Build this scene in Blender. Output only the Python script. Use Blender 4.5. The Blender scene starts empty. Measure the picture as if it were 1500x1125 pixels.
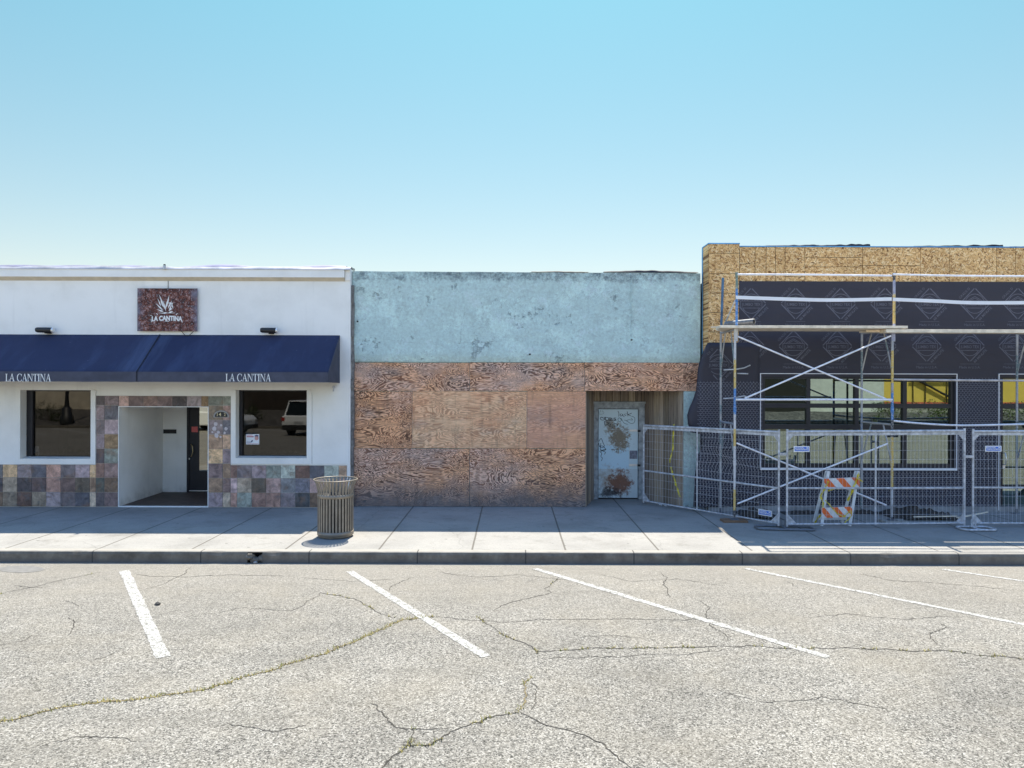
import bpy, math, random
from mathutils import Vector, Matrix, noise as mnoise
random.seed(11)
PI = math.pi
sc = bpy.context.scene
COL = sc.collection
F = 1076.0            # focal length in pixels of the 1500 px wide photograph
CZ = 2.79             # camera height above the road
ROLL = 0.003
SW = 0.18             # pavement level

def P(px, py, Y):
    """point at depth Y that stands where the photograph shows (px, py)"""
    dx, dy = px - 750.0, py - 562.5
    dx, dy = dx + ROLL*dy, dy - ROLL*dx
    return (dx*Y/F, CZ - dy*Y/F)
def PX(px, Y): return (px-750.0)*Y/F
def PZ(py, Y, px=750.0): return CZ - (py-562.5-ROLL*(px-750.0))*Y/F
def GP(px, py, z=0.0):
    dx, dy = px-750.0, py-562.5
    dx, dy = dx + ROLL*dy, dy - ROLL*dx
    Y = (CZ-z)*F/dy
    return (dx*Y/F, Y)

# ------------------------------------------------------------------ materials
class G:
    def __init__(s, name):
        s.m = bpy.data.materials.new(name); s.m.use_nodes = True
        s.t = s.m.node_tree; s.t.nodes.clear()
        s.out = s.t.nodes.new('ShaderNodeOutputMaterial')
        s.b = s.t.nodes.new('ShaderNodeBsdfPrincipled')
        s.t.links.new(s.b.outputs[0], s.out.inputs[0])
        s.tc = s.t.nodes.new('ShaderNodeTexCoord')
        s.co = s.tc.outputs['Object']
    def n(s, typ, **kw):
        o = s.t.nodes.new(typ)
        for k, v in kw.items(): setattr(o, k, v)
        return o
    def put(s, sock, v):
        if v is None: return
        if isinstance(v, bpy.types.NodeSocket): s.t.links.new(v, sock)
        elif isinstance(v, (tuple, list)) and len(v) == 3 and sock.type == 'RGBA': sock.default_value = (*v, 1)
        else: sock.default_value = v
    def map(s, scale=(1,1,1), rot=(0,0,0), loc=(0,0,0), vec=None):
        o = s.n('ShaderNodeMapping'); s.put(o.inputs[0], vec or s.co)
        s.put(o.inputs['Location'], loc); o.inputs['Rotation'].default_value = rot; o.inputs['Scale'].default_value = scale
        return o.outputs[0]
    def noise(s, scale, detail=4, rough=.55, vec=None, dist=0, col=False):
        o = s.n('ShaderNodeTexNoise'); s.put(o.inputs['Vector'], vec or s.co)
        o.inputs['Scale'].default_value = scale; o.inputs['Detail'].default_value = detail
        o.inputs['Roughness'].default_value = rough; o.inputs['Distortion'].default_value = dist
        return o.outputs[1 if col else 0]
    def vor(s, scale, vec=None, feature='F1', out='Distance', rand=1.0):
        o = s.n('ShaderNodeTexVoronoi', feature=feature); s.put(o.inputs['Vector'], vec or s.co)
        o.inputs['Scale'].default_value = scale; o.inputs['Randomness'].default_value = rand
        return o.outputs[out]
    def math(s, op, a, b=None, clamp=False):
        o = s.n('ShaderNodeMath', operation=op, use_clamp=clamp); s.put(o.inputs[0], a); s.put(o.inputs[1], b)
        return o.outputs[0]
    def ramp(s, fac, stops, interp='LINEAR'):
        o = s.n('ShaderNodeValToRGB'); s.put(o.inputs[0], fac); cr = o.color_ramp; cr.interpolation = interp
        while len(cr.elements) < len(stops): cr.elements.new(.5)
        for e, (p, c) in zip(cr.elements, stops):
            e.position = p
            e.color = (*c, 1) if isinstance(c, (tuple, list)) else (c, c, c, 1)
        return o.outputs[0]
    def mix(s, fac, a, b, mode='MIX'):
        o = s.n('ShaderNodeMix', data_type='RGBA', blend_type=mode)
        s.put(o.inputs[0], fac); s.put(o.inputs[6], a); s.put(o.inputs[7], b)
        return o.outputs[2]
    def sep(s, vec=None):
        o = s.n('ShaderNodeSeparateXYZ'); s.put(o.inputs[0], vec or s.co); return o.outputs
    def comb(s, x=0, y=0, z=0):
        o = s.n('ShaderNodeCombineXYZ'); s.put(o.inputs[0], x); s.put(o.inputs[1], y); s.put(o.inputs[2], z); return o.outputs[0]
    def rnd(s):
        return s.n('ShaderNodeObjectInfo').outputs['Random']
    def attr(s, name='Col'):
        return s.n('ShaderNodeAttribute', attribute_name=name).outputs['Color']
    def bump(s, h, strength=.4, dist=.01):
        o = s.n('ShaderNodeBump'); s.put(o.inputs['Height'], h)
        o.inputs['Strength'].default_value = strength; o.inputs['Distance'].default_value = dist
        s.t.links.new(o.outputs[0], s.b.inputs['Normal'])
    def fin(s, col=None, rough=.8, metal=0, spec=.5):
        s.put(s.b.inputs['Base Color'], col); s.put(s.b.inputs['Roughness'], rough)
        s.put(s.b.inputs['Metallic'], metal); s.put(s.b.inputs['Specular IOR Level'], spec)
        return s.m

def plain(name, c, rough=.6, metal=0, var=.18, scale=9, bump=0, spec=.5):
    g = G(name)
    n = g.noise(scale, 5)
    f = g.ramp(n, [(.3, 1-var), (.7, 1+var*.6)])
    if bump: g.bump(g.noise(scale*8, 3), bump, .004)
    return g.fin(g.mix(1, c, f, 'MULTIPLY'), rough, metal, spec)

def m_asphalt():
    g = G('asphalt')
    vs = g.sep(g.vor(92, vec=g.mix(.02, g.co, g.noise(40, 2, col=True)), out='Color'))[0]
    v2 = g.sep(g.vor(60, out='Color'))[1]
    n = g.noise(150, 4, .8)
    base = g.ramp(vs, [(0, (.040,.038,.034)), (.15, (.105,.10,.09)), (.36, (.205,.193,.170)), (.72, (.300,.282,.250)), (.90, (.40,.378,.338)), (1, (.50,.48,.44))])
    base = g.mix(g.ramp(v2, [(.0, .85), (.13, 0.0)]), base, (.045,.042,.038))
    base = g.mix(g.ramp(n, [(.55, 0), (.72, .65)]), base, (.40,.38,.335))
    base = g.mix(g.ramp(n, [(.28, .7), (.42, 0)]), base, (.085,.08,.072))
    big = g.ramp(g.noise(.55, 7, .65), [(.3, .74), (.7, 1.10)])
    base = g.mix(1, base, big, 'MULTIPLY')
    warm = g.ramp(g.noise(.9, 4, .6, vec=g.map(loc=(9,4,0))), [(.45, 0), (.75, .35)])
    base = g.mix(warm, base, (.30,.265,.205))
    y = g.sep()[1]
    wob = g.math('ADD', y, g.math('MULTIPLY', g.noise(.5, 3), 1.2))
    gut = g.ramp(g.math('DIVIDE', wob, 14), [(.60, 0), (.78, .40), (.86, .75)])
    base = g.mix(gut, base, g.mix(g.noise(14, 5, .7), (.19,.175,.15), (.33,.305,.26)))
    band = g.noise(1, 5, .6, vec=g.map(scale=(.35,2.2,1)))
    base = g.mix(g.ramp(band, [(.52, 0), (.72, .35)]), base, (.155,.145,.125))
    oil = g.ramp(g.noise(1.5, 4, .6), [(.64, 0), (.76, .45)])
    base = g.mix(oil, base, (.12,.115,.105))
    g.bump(g.math('ADD', vs, n), .75, .008)
    return g.fin(base, .92, 0, .3)

def m_concrete():
    g = G('pavement_concrete')
    big = g.noise(.9, 6, .62)
    c = g.ramp(big, [(.25, (.215,.207,.19)), (.5, (.29,.28,.258)), (.75, (.335,.322,.295))])
    fine = g.noise(60, 4, .7)
    c = g.mix(1, c, g.ramp(fine, [(.3, .82), (.7, 1.12)]), 'MULTIPLY')
    spots = g.vor(2.6, out='Distance')
    c = g.mix(g.ramp(spots, [(.05, .75), (.075, 0)]), c, (.12,.115,.11))
    spots2 = g.vor(7.0, vec=g.map(loc=(3.3,1.7,0)), out='Distance')
    c = g.mix(g.ramp(spots2, [(.06, .5), (.11, 0)]), c, (.19,.18,.17))
    c = g.mix(g.ramp(g.noise(2.4, 7, .7, vec=g.map(loc=(4,8,2))), [(.55, 0), (.72, .55)]), c, (.15,.14,.12))
    crk = g.vor(.42, vec=g.mix(.16, g.co, g.noise(2.2, 5, col=True)), feature='DISTANCE_TO_EDGE', out='Distance')
    c = g.mix(g.ramp(crk, [(.0, .30), (.0025, 0)]), c, (.1,.095,.09))
    # slab joints every 1.47 m across, one line parallel to the kerb
    s = g.sep()
    xw = g.math('ADD', s[0], g.math('MULTIPLY', g.noise(3, 3), .012))
    mx = g.math('ABSOLUTE', g.math('SUBTRACT', g.math('MODULO', g.math('ADD', xw, 60*1.47+.615+.735), 1.47), .735))
    lj = g.ramp(mx, [(.010, .8), (.018, 0)])
    yw = g.math('ABSOLUTE', g.math('SUBTRACT', g.math('ADD', s[1], g.math('MULTIPLY', g.noise(2, 3), .015)), 13.62))
    lj2 = g.ramp(yw, [(.004, .25), (.010, 0)])
    c = g.mix(lj, c, (.085,.075,.06)); c = g.mix(lj2, c, (.15,.14,.13))
    g.bump(g.math('SUBTRACT', fine, g.math('MULTIPLY', lj, 3)), .3, .004)
    return g.fin(c, .9, 0, .3)

def m_kerb():
    g = G('kerb_concrete')
    c = g.ramp(g.noise(3, 6, .65), [(.3, (.085,.073,.058)), (.55, (.175,.155,.125)), (.8, (.28,.255,.21))])
    c = g.mix(g.ramp(g.noise(40, 3), [(.55, 0), (.75, .5)]), c, (.13,.125,.12))
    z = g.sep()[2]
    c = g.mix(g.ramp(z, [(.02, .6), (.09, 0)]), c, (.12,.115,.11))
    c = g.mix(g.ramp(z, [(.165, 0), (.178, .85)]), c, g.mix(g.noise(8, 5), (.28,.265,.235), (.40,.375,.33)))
    xs = g.sep()[0]
    mx = g.math('ABSOLUTE', g.math('SUBTRACT', g.math('MODULO', g.math('ADD', xs, 61.1), 1.68), .84))
    c = g.mix(g.ramp(mx, [(.006, .85), (.013, 0)]), c, (.05,.047,.045))
    g.bump(g.noise(55, 5, .7), .5, .006)
    return g.fin(c, .92, 0, .3)

def m_white_stucco():
    g = G('white_stucco')
    n = g.noise(1.4, 6, .6)
    c = g.ramp(n, [(.3, (.78,.76,.715)), (.55, (.86,.84,.795)), (.75, (.88,.86,.815))])
    st = g.noise(1, 5, .6, vec=g.map(scale=(6,6,.6)))
    c = g.mix(g.ramp(st, [(.58, 0), (.78, .20)]), c, (.50,.49,.46))
    z = g.sep()[2]
    low = g.math('MULTIPLY', g.ramp(z, [(.2, 1), (.75, 0)]), g.noise(5, 6, .65))
    c = g.mix(g.ramp(low, [(.33, 0), (.62, .55)]), c, (.38,.36,.32))
    c = g.mix(g.ramp(g.noise(26, 4, .75), [(.68, 0), (.78, .35)]), c, (.52,.51,.48))
    g.bump(g.noise(70, 4, .65), .25, .006)
    return g.fin(c, .88, 0, .3)

def m_blue_stucco():
    g = G('blue_stucco')
    warp = g.mix(.10, g.co, g.noise(2.7, 7, .7, col=True))
    n1 = g.noise(1.9, 12, .80, vec=warp)
    n2 = g.noise(4.4, 12, .80, vec=g.map(loc=(7,2,4)))
    light = (.66,.84,.80); mid = (.57,.725,.70); grey = (.49,.61,.59)
    c = g.mix(g.ramp(n1, [(.46, 0), (.475, .75), (.54, 1)]), light, mid)
    c = g.mix(g.ramp(n2, [(.54, 0), (.553, .5), (.65, .8)]), c, grey)
    n3 = g.noise(3.0, 12, .80, vec=g.map(loc=(1,9,13)))
    c = g.mix(g.ramp(n3, [(.57, 0), (.582, .65)]), c, (.68,.82,.83))
    # bare patches with torn edges where the top coat has come off
    n4 = g.noise(1.7, 11, .78, vec=g.map(loc=(31,5,2)))
    c = g.mix(g.ramp(n4, [(.60, 0), (.61, .6), (.68, .75)]), c, (.42,.52,.52))
    edge = g.math('ABSOLUTE', g.math('SUBTRACT', n4, .603))
    c = g.mix(g.ramp(edge, [(.0, .8), (.010, 0)]), c, (.16,.21,.23))
    edge2 = g.math('ABSOLUTE', g.math('SUBTRACT', n1, .468))
    em = g.math('MULTIPLY', g.ramp(edge2, [(.0, .7), (.008, 0)]), g.ramp(g.noise(1.9, 4), [(.45, 0), (.58, 1)]))
    c = g.mix(em, c, (.20,.26,.28))
    nt = g.math('MULTIPLY', g.ramp(g.noise(9, 9, .8), [(.56, 0), (.61, .8), (.72, 1)]), g.ramp(g.noise(.9, 4, .6, vec=g.map(loc=(3,3,3))), [(.42, 0), (.6, 1)]))
    c = g.mix(g.math('MULTIPLY', nt, .4), c, (.20,.26,.275))
    pit = g.noise(38, 6, .8)
    c = g.mix(g.ramp(pit, [(.64, 0), (.70, .65)]), c, (.085,.12,.14))
    crk = g.vor(.9, vec=g.mix(.16, g.co, g.noise(4.1, 8, .75, col=True)), feature='DISTANCE_TO_EDGE', out='Distance')
    cm = g.math('MULTIPLY', g.ramp(crk, [(.0, .7), (.0035, 0)]), g.ramp(g.noise(.9, 3), [(.48, 0), (.6, 1)]))
    c = g.mix(cm, c, (.10,.13,.15))
    z = g.sep()[2]
    top = g.math('MULTIPLY', g.ramp(g.math('DIVIDE', z, 6), [(.765, 0), (.835, 1)]), g.noise(6, 9, .8))
    c = g.mix(g.ramp(top, [(.44, 0), (.60, .75)]), c, (.11,.14,.16))
    drip = g.noise(1, 5, .6, vec=g.map(scale=(9,9,.5)))
    c = g.mix(g.ramp(drip, [(.6, 0), (.8, .22)]), c, (.27,.36,.39))
    c = g.mix(1, c, g.ramp(g.noise(17, 6, .75), [(.3, .80), (.7, 1.12)]), 'MULTIPLY')
    h = g.math('ADD', g.noise(22, 7, .75), g.math('MULTIPLY', n1, 2.5))
    h = g.math('ADD', h, g.math('MULTIPLY', g.ramp(n4, [(.60, 0), (.61, 1)]), -.5))
    g.bump(g.math('SUBTRACT', h, g.math('MULTIPLY', pit, .5)), .95, .02)
    return g.fin(c, .9, 0, .25)

def m_plywood(name, pale, dark, warm, lines=11.0, amt=.85, stretch=.30):
    g = G(name)
    r = g.rnd()
    off = g.comb(g.math('MULTIPLY', r, 37.0), g.math('MULTIPLY', r, 91.0), g.math('MULTIPLY', r, 53.0))
    base = g.map(scale=(stretch, 1, 1), loc=off)
    n = g.noise(3.0, 4.2, .50, vec=base, dist=.7)
    n = g.math('ADD', n, g.math('MULTIPLY', g.noise(16, 4, .65, vec=g.map(scale=(.35,1,1), loc=off)), .040))
    ph = g.math('FRACT', g.math('MULTIPLY', n, lines*4.4))
    saw = g.ramp(ph, [(.0, 0), (.33, .06), (.58, .95), (.90, 1), (.99, 0)])
    thick = g.noise(2.6, 5, .65, vec=g.map(scale=(.5,1,1.3), loc=off))
    lm = g.math('MULTIPLY', saw, g.ramp(thick, [(.30, .35), (.50, 1)]))
    pl = g.mix(g.ramp(g.noise(1.2, 6, .62, vec=g.map(scale=(.6,1,1), loc=off)), [(.40, 0), (.58, 1)]), pale, warm)
    fine = g.noise(1, 4, .65, vec=g.map(scale=(5, 40, 90), loc=off))
    pl = g.mix(1, pl, g.ramp(fine, [(.3, .80), (.7, 1.10)]), 'MULTIPLY')
    c = g.mix(g.math('MULTIPLY', lm, amt), pl, g.mix(g.ramp(g.noise(1.9, 4, vec=g.map(loc=off)), [(.42,0),(.6,1)]), dark, (.20,.075,.04)))
    kn = g.vor(1.15, vec=g.map(scale=(.8,1,1.2), loc=off), out='Distance')
    c = g.mix(g.ramp(kn, [(.022, .95), (.05, 0)]), c, (.05,.028,.018))
    # grey weathering and the splash-dirt band at the foot of the lowest sheets
    wz = g.sep()[2]
    gz = g.math('ADD', wz, g.math('MULTIPLY', g.math('SUBTRACT', g.noise(2.2, 7, .72), .26), .95))
    c = g.mix(g.ramp(gz, [(.52, .85), (.76, .45), (1.0, 0)]), c, g.mix(g.noise(9, 6, .75), (.04,.037,.037), (.26,.235,.225)))
    gw = g.noise(1.5, 7, .66, vec=g.map(scale=(.5,1,1), loc=off))
    c = g.mix(g.ramp(gw, [(.52, 0), (.68, .50)]), c, g.mix(lm, (.37,.34,.335), (.10,.085,.08)))
    ws = g.noise(1, 6, .7, vec=g.map(scale=(7,7,.8), loc=off))
    c = g.mix(g.ramp(ws, [(.53, 0), (.72, .50)]), c, (.12,.075,.055))
    g.bump(g.math('ADD', fine, g.math('MULTIPLY', saw, -1.2)), .5, .004)
    return g.fin(c, .85, 0, .25)

def m_osb():
    g = G('strand_board')
    r = g.rnd()
    off = g.comb(g.math('MULTIPLY', r, 17.0), 0, g.math('MULTIPLY', r, 29.0))
    layers = []
    for a, l in ((.25, 3.1), (1.15, 9.2), (2.2, 17.7), (2.85, 23.1)):
        rot = g.map(rot=(0, a, 0), vec=g.map(loc=off))
        v = g.map(scale=(20, 1, 70), loc=(l, 0, l*.7), vec=rot)
        wv = g.mix(.10, v, g.noise(9, 2, col=True))
        cc = g.sep(g.vor(1.0, vec=wv, out='Color'))
        layers.append((cc[0], cc[1]))
    val, pr = layers[0]
    for v2, p2 in layers[1:]:
        gt = g.math('GREATER_THAN', p2, pr)
        val = g.math('ADD', g.math('MULTIPLY', gt, v2), g.math('MULTIPLY', g.math('SUBTRACT', 1.0, gt), val))
        pr = g.math('MAXIMUM', p2, pr)
    c = g.ramp(val, [(0, (.13,.055,.018)), (.10, (.37,.185,.07)), (.38, (.63,.37,.145)), (.75, (.81,.525,.235)), (1, (.90,.69,.40))])
    c = g.mix(1, c, g.ramp(g.noise(1.2, 5), [(.3, .86), (.7, 1.08)]), 'MULTIPLY')
    g.bump(val, .3, .003)
    return g.fin(c, .75, 0, .3)

def m_boards():
    g = G('weathered_boards')
    r = g.noise(.9, 1, vec=g.map(scale=(9,9,.1)))
    gr = g.noise(1, 6, .65, vec=g.map(scale=(48,48,1.6)))
    c = g.ramp(gr, [(.25, (.14,.105,.08)), (.5, (.36,.29,.225)), (.75, (.52,.44,.355))])
    c = g.mix(1, c, g.attr(), 'MULTIPLY'); c = g.mix(1, c, g.ramp(r, [(.3, .85), (.7, 1.1)]), 'MULTIPLY')
    c = g.mix(g.ramp(g.noise(1, 4, .7, vec=g.map(scale=(30,30,4))), [(.63, 0), (.70, .8)]), c, (.03,.024,.02))
    c = g.mix(g.ramp(g.noise(2.2, 4), [(.55, 0), (.75, .4)]), c, (.27,.25,.22))
    g.bump(gr, .5, .005)
    return g.fin(c, .88, 0, .25)

def m_steel_door():
    g = G('rusty_painted_steel')
    s = g.sep()
    def blob(cx, cz, rx, rz):
        a = g.math('DIVIDE', g.math('SUBTRACT', s[0], cx), rx); b = g.math('DIVIDE', g.math('SUBTRACT', s[2], cz), rz)
        d = g.math('SQRT', g.math('ADD', g.math('MULTIPLY', a, a), g.math('MULTIPLY', b, b)))
        return g.math('SUBTRACT', 1.0, d)
    paint = g.mix(g.noise(2.4, 5), (.60,.72,.74), (.68,.79,.82))
    # old repaint patch with its own edge
    pz = g.math('MULTIPLY', g.math('GREATER_THAN', s[2], .87), g.math('LESS_THAN', s[2], 1.40))
    pxm = g.math('LESS_THAN', s[0], 2.66)
    c = g.mix(g.math('MULTIPLY', pz, pxm), paint, (.58,.76,.84))
    below = g.ramp(s[2], [(1.0, 1), (1.02, 0)], 'CONSTANT')
    c = g.mix(g.math('MULTIPLY', g.math('LESS_THAN', s[2], .87), .6), c, (.54,.57,.55))
    n = g.noise(16, 10, .82); nb_ = g.noise(5, 8, .75, vec=g.map(loc=(2,8,1)))
    nn = g.math('ADD', g.math('MULTIPLY', g.math('SUBTRACT', n, .5), 2.4), g.math('MULTIPLY', g.math('SUBTRACT', nb_, .5), 3.4))
    def patch(c, bl, col, lo, hi, op=.9, gain=1.0):
        return g.mix(g.ramp(g.math('ADD', g.math('MULTIPLY', bl, gain), nn), [(lo, 0), ((lo+hi)/2, op*.55), (hi, op)]), c, col)
    rust = g.mix(g.noise(22, 6, .7), (.14,.045,.022), (.30,.13,.065))
    brown = g.mix(g.noise(26, 6, .75), (.11,.085,.05), (.36,.27,.17))
    c = patch(c, blob(2.22, .62, .42, .40), g.mix(n, (.30,.22,.14), (.44,.36,.27)), .18, .95, .75)
    c = patch(c, blob(2.46, .55, .34, .38), rust, .12, .60, .95, 1.3)
    c = patch(c, blob(2.44, 1.60, .30, .40), brown, .22, .62, .95, 1.25)
    c = patch(c, blob(2.24, 1.80, .20, .24), brown, .25, .70, .8)
    c = patch(c, blob(2.25, .31, .34, .15), (.035,.03,.03), .0, .65, .92)
    sc_ = g.noise(1, 5, .7, vec=g.map(scale=(30,30,3)))
    c = g.mix(g.ramp(sc_, [(.64, 0), (.72, .4)]), c, (.24,.28,.29))
    g.bump(g.noise(40, 5), .15, .003)
    return g.fin(c, .55, 0, .4)

def m_slate():
    g = G('slate_tiles')
    a = g.attr()
    n = g.noise(7, 8, .7, dist=.8)
    c = g.mix(1, a, g.ramp(n, [(.30, .42), (.5, 1), (.70, 1.65)]), 'MULTIPLY')
    c = g.mix(g.ramp(g.noise(4.2, 7, .72, vec=g.map(loc=(5,5,5))), [(.55, 0), (.66, .5)]), c, (.26,.145,.085))
    c = g.mix(g.ramp(g.noise(5.5, 7, .72, vec=g.map(loc=(15,2,8))), [(.56, 0), (.66, .5)]), c, (.14,.155,.16))
    c = g.mix(g.ramp(g.noise(30, 5, .75), [(.66, 0), (.75, .6)]), c, (.05,.045,.045))
    g.bump(n, .5, .012)
    return g.fin(c, .62, 0, .4)

def m_rust_sign():
    g = G('rusted_sign_plate')
    s = g.sep()
    n = g.noise(11, 9, .80)
    c = g.ramp(n, [(.38, (.018,.008,.008)), (.50, (.095,.024,.016)), (.56, (.20,.065,.040)), (.62, (.46,.36,.37))])
    c = g.mix(g.ramp(g.noise(26, 6, .8), [(.54, 0), (.60, .8)]), c, (.30,.27,.30))
    dx = g.math('ABSOLUTE', g.math('ADD', s[0], 7.24))
    edge = g.math('ADD', dx, g.math('MULTIPLY', g.math('SUBTRACT', g.noise(5, 5), .5), .55))
    c = g.mix(g.ramp(edge, [(.50, 0), (.66, .75)]), c, g.mix(g.noise(16, 6, .7), (.10,.11,.17), (.26,.26,.32)))
    g.bump(n, .25, .004)
    return g.fin(c, .6, .25, .4)

def m_awning():
    g = G('navy_canvas')
    c = g.mix(g.noise(2.2, 5), (.021,.028,.064), (.031,.040,.088))
    st = g.noise(1, 5, .6, vec=g.map(scale=(2.2,.5,.8), rot=(0,.12,0)))
    c = g.mix(g.ramp(st, [(.52, 0), (.72, .5)]), c, (.055,.075,.15))
    c = g.mix(g.ramp(g.vor(4.3, out='Distance'), [(.03, .55), (.05, 0)]), c, (.16,.18,.24))
    dx = g.math('ABSOLUTE', g.math('ADD', g.math('ADD', g.sep()[0], 7.45), g.math('MULTIPLY', g.sep()[1], 0)))
    dust = g.math('MULTIPLY', g.ramp(dx, [(.05, 1), (.75, 0)]), g.noise(1, 5, .65, vec=g.map(scale=(7,.8,.8))))
    c = g.mix(g.ramp(dust, [(.25, 0), (.55, .6)]), c, (.075,.10,.175))
    c = g.mix(g.ramp(g.noise(11, 5, .7), [(.64, 0), (.78, .25)]), c, (.07,.075,.10))
    g.bump(g.math('ADD', g.noise(260, 2), g.math('MULTIPLY', g.noise(1.6, 3), 6)), .2, .01)
    return g.fin(c, .82, 0, .3)

def m_paper():
    g = G('black_building_paper')
    c = g.mix(g.noise(1.1, 5), (.030,.028,.038), (.046,.043,.058))
    c = g.mix(g.ramp(g.noise(17, 5, .7), [(.62, 0), (.8, .35)]), c, (.075,.073,.085))
    wr = g.noise(1, 4, .5, vec=g.map(scale=(1.4,1,5)))
    g.bump(g.math('ADD', wr, g.math('MULTIPLY', g.noise(3, 4), .5)), .28, .05)
    return g.fin(c, .62, 0, .35)

def m_post(name, stops, seedz):
    g = G(name)
    z = g.sep()[2]; r = g.rnd()
    n = g.noise(1, 0, vec=g.comb(g.math('MULTIPLY', r, 90.0), seedz, g.math('MULTIPLY', z, 1.35)))
    c = g.ramp(n, stops, 'CONSTANT')
    w = g.noise(28, 6, .75)
    c = g.mix(g.ramp(w, [(.50, 0), (.58, .8)]), c, (.46,.45,.43))
    c = g.mix(g.ramp(g.noise(19, 6, .75, vec=g.map(loc=(4,4,4))), [(.58, 0), (.66, .85)]), c, (.085,.055,.045))
    return g.fin(c, .6, .15, .4)

def m_glass(name, tint, refl, refl_tint, wav=0):
    g = G(name); t = g.t
    t.nodes.remove(g.b)
    gl = g.n('ShaderNodeBsdfGlossy'); gl.inputs['Roughness'].default_value = 0.0; gl.inputs['Color'].default_value = (*refl_tint, 1)
    tr = g.n('ShaderNodeBsdfTransparent'); tr.inputs['Color'].default_value = (*tint, 1)
    mx = g.n('ShaderNodeMixShader')
    fr = g.n('ShaderNodeLayerWeight'); fr.inputs['Blend'].default_value = .25
    g.put(mx.inputs[0], g.math('ADD', refl, g.math('MULTIPLY', fr.outputs['Fresnel'], .5), True))
    if wav:
        b = g.n('ShaderNodeBump'); b.inputs['Strength'].default_value = wav; b.inputs['Distance'].default_value = .02
        g.put(b.inputs['Height'], g.noise(1.1, 2)); t.links.new(b.outputs[0], gl.inputs['Normal'])
    t.links.new(tr.outputs[0], mx.inputs[1]); t.links.new(gl.outputs[0], mx.inputs[2])
    t.links.new(mx.outputs[0], g.out.inputs[0])
    return g.m

def m_gravel():
    g = G('gravel')
    v = g.sep(g.vor(9, out='Color'))[0]
    c = g.ramp(v, [(0, (.03,.027,.025)), (.5, (.06,.055,.05)), (1, (.14,.13,.12))])
    return g.fin(c, .9)

M = {}
M['asphalt'] = m_asphalt(); M['conc'] = m_concrete(); M['kerb'] = m_kerb()
M['wst'] = m_white_stucco(); M['bst'] = m_blue_stucco()
M['ply_a'] = m_plywood('plywood_grey', (.90,.57,.41), (.060,.026,.018), (.94,.50,.27), 6.4, .92, .34)
M['ply_b'] = m_plywood('plywood_warm', (.92,.51,.29), (.30,.095,.04), (.95,.62,.37), 7.0, .58, .20)
M['ply_c'] = m_plywood('plywood_fine', (.78,.42,.27), (.30,.12,.075), (.86,.47,.27), 9, .42, .13)
M['osb'] = m_osb(); M['boards'] = m_boards(); M['sdoor'] = m_steel_door()
M['slate'] = m_slate(); M['grout'] = plain('grout', (.44,.40,.35), .9)
M['rsign'] = m_rust_sign(); M['awn'] = m_awning(); M['paper'] = m_paper()
def m_bands(name, bands, Y=14.0, px=1200):
    """old tube: paint bands at fixed heights (image rows of the band tops, colour), chipped through to steel"""
    g = G(name)
    z = g.math('ADD', g.sep()[2], g.math('MULTIPLY', g.math('SUBTRACT', g.noise(40, 2), .5), .05))
    st = sorted((max(0.0, PZ(py, Y, px)/6), c) for py, c in bands)
    c = g.ramp(g.math('DIVIDE', z, 6), st, 'CONSTANT')
    w = g.noise(30, 6, .78)
    c = g.mix(g.ramp(w, [(.53, 0), (.60, .75)]), c, (.60,.59,.57))
    c = g.mix(g.ramp(g.noise(22, 6, .78, vec=g.map(loc=(4,4,4))), [(.57, 0), (.64, .85)]), c, (.10,.065,.05))
    return g.fin(c, .6, .1, .4)
YEL_, BLU_, GRY_, LGT_, DRK_, LIL_, GRN_ = (.62,.44,.13), (.07,.22,.52), (.36,.36,.37), (.56,.56,.57), (.07,.07,.075), (.36,.37,.50), (.17,.24,.20)
M['post_f'] = m_bands('scaffold_paint_left', [(400,DRK_),(425,GRN_),(478,BLU_),(528,LGT_),(570,YEL_),(608,BLU_),(630,LGT_),(655,YEL_),(718,LGT_),(748,YEL_),(775,DRK_)])
M['post_f2'] = m_bands('scaffold_paint_middle', [(398,DRK_),(412,DRK_),(432,LIL_),(474,YEL_),(500,LIL_),(515,GRY_),(562,YEL_),(576,GRY_),(616,BLU_),(640,DRK_),(715,YEL_),(740,LGT_),(775,GRY_)])
M['post_r'] = m_post('scaffold_paint_rear', [(0, (.16,.22,.24)), (.4, (.36,.36,.37)), (.6, (.48,.47,.45)), (.72, (.18,.23,.32))], 8.1)
M['galv'] = plain('galvanised_steel', (.52,.53,.55), .45, .12, .45, 14)
M['wire'] = plain('galvanised_wire', (.58,.59,.62), .45, .0, .1, 14)
M['galv_d'] = plain('dull_steel', (.16,.17,.19), .5, .4, .3, 14)
M['brace'] = plain('bright_brace_tube', (.84,.83,.86), .45, .05, .2, 12)
M['bin'] = plain('brown_bin_paint', (.255,.215,.165), .42, .1, .2, 10)
M['val'] = plain('grey_valance_canvas', (.060,.064,.092), .85, 0, .25, 5)  # same canvas coloured greyer, painting in the sky light difference from the slope
M['black'] = plain('black_plastic', (.012,.012,.013), .5)
M['frame'] = plain('dark_bronze_frame', (.020,.019,.024), .45, .2, .2, 6)
M['white'] = plain('white_paint', (.80,.80,.78), .6, 0, .08, 6)
M['whitebead'] = plain('white_vinyl_bead', (.82,.82,.84), .5, 0, .06, 6)
M['ink'] = plain('white_lettering', (.78,.78,.76), .7, 0, .1, 30)
M['printink'] = plain('grey_print', (.125,.125,.155), .7, 0, .25, 12)
M['graff'] = plain('marker_ink', (.016,.02,.024), .7)
M['graffg'] = plain('green_marker_ink', (.025,.09,.085), .7)
M['lath'] = plain('wire_lath', (.40,.40,.46), .5, .1, .2, 20)
M['glass_l'] = m_glass('shop_glass', (.25,.25,.25), .05, (1, .97, .93), .015)
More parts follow.
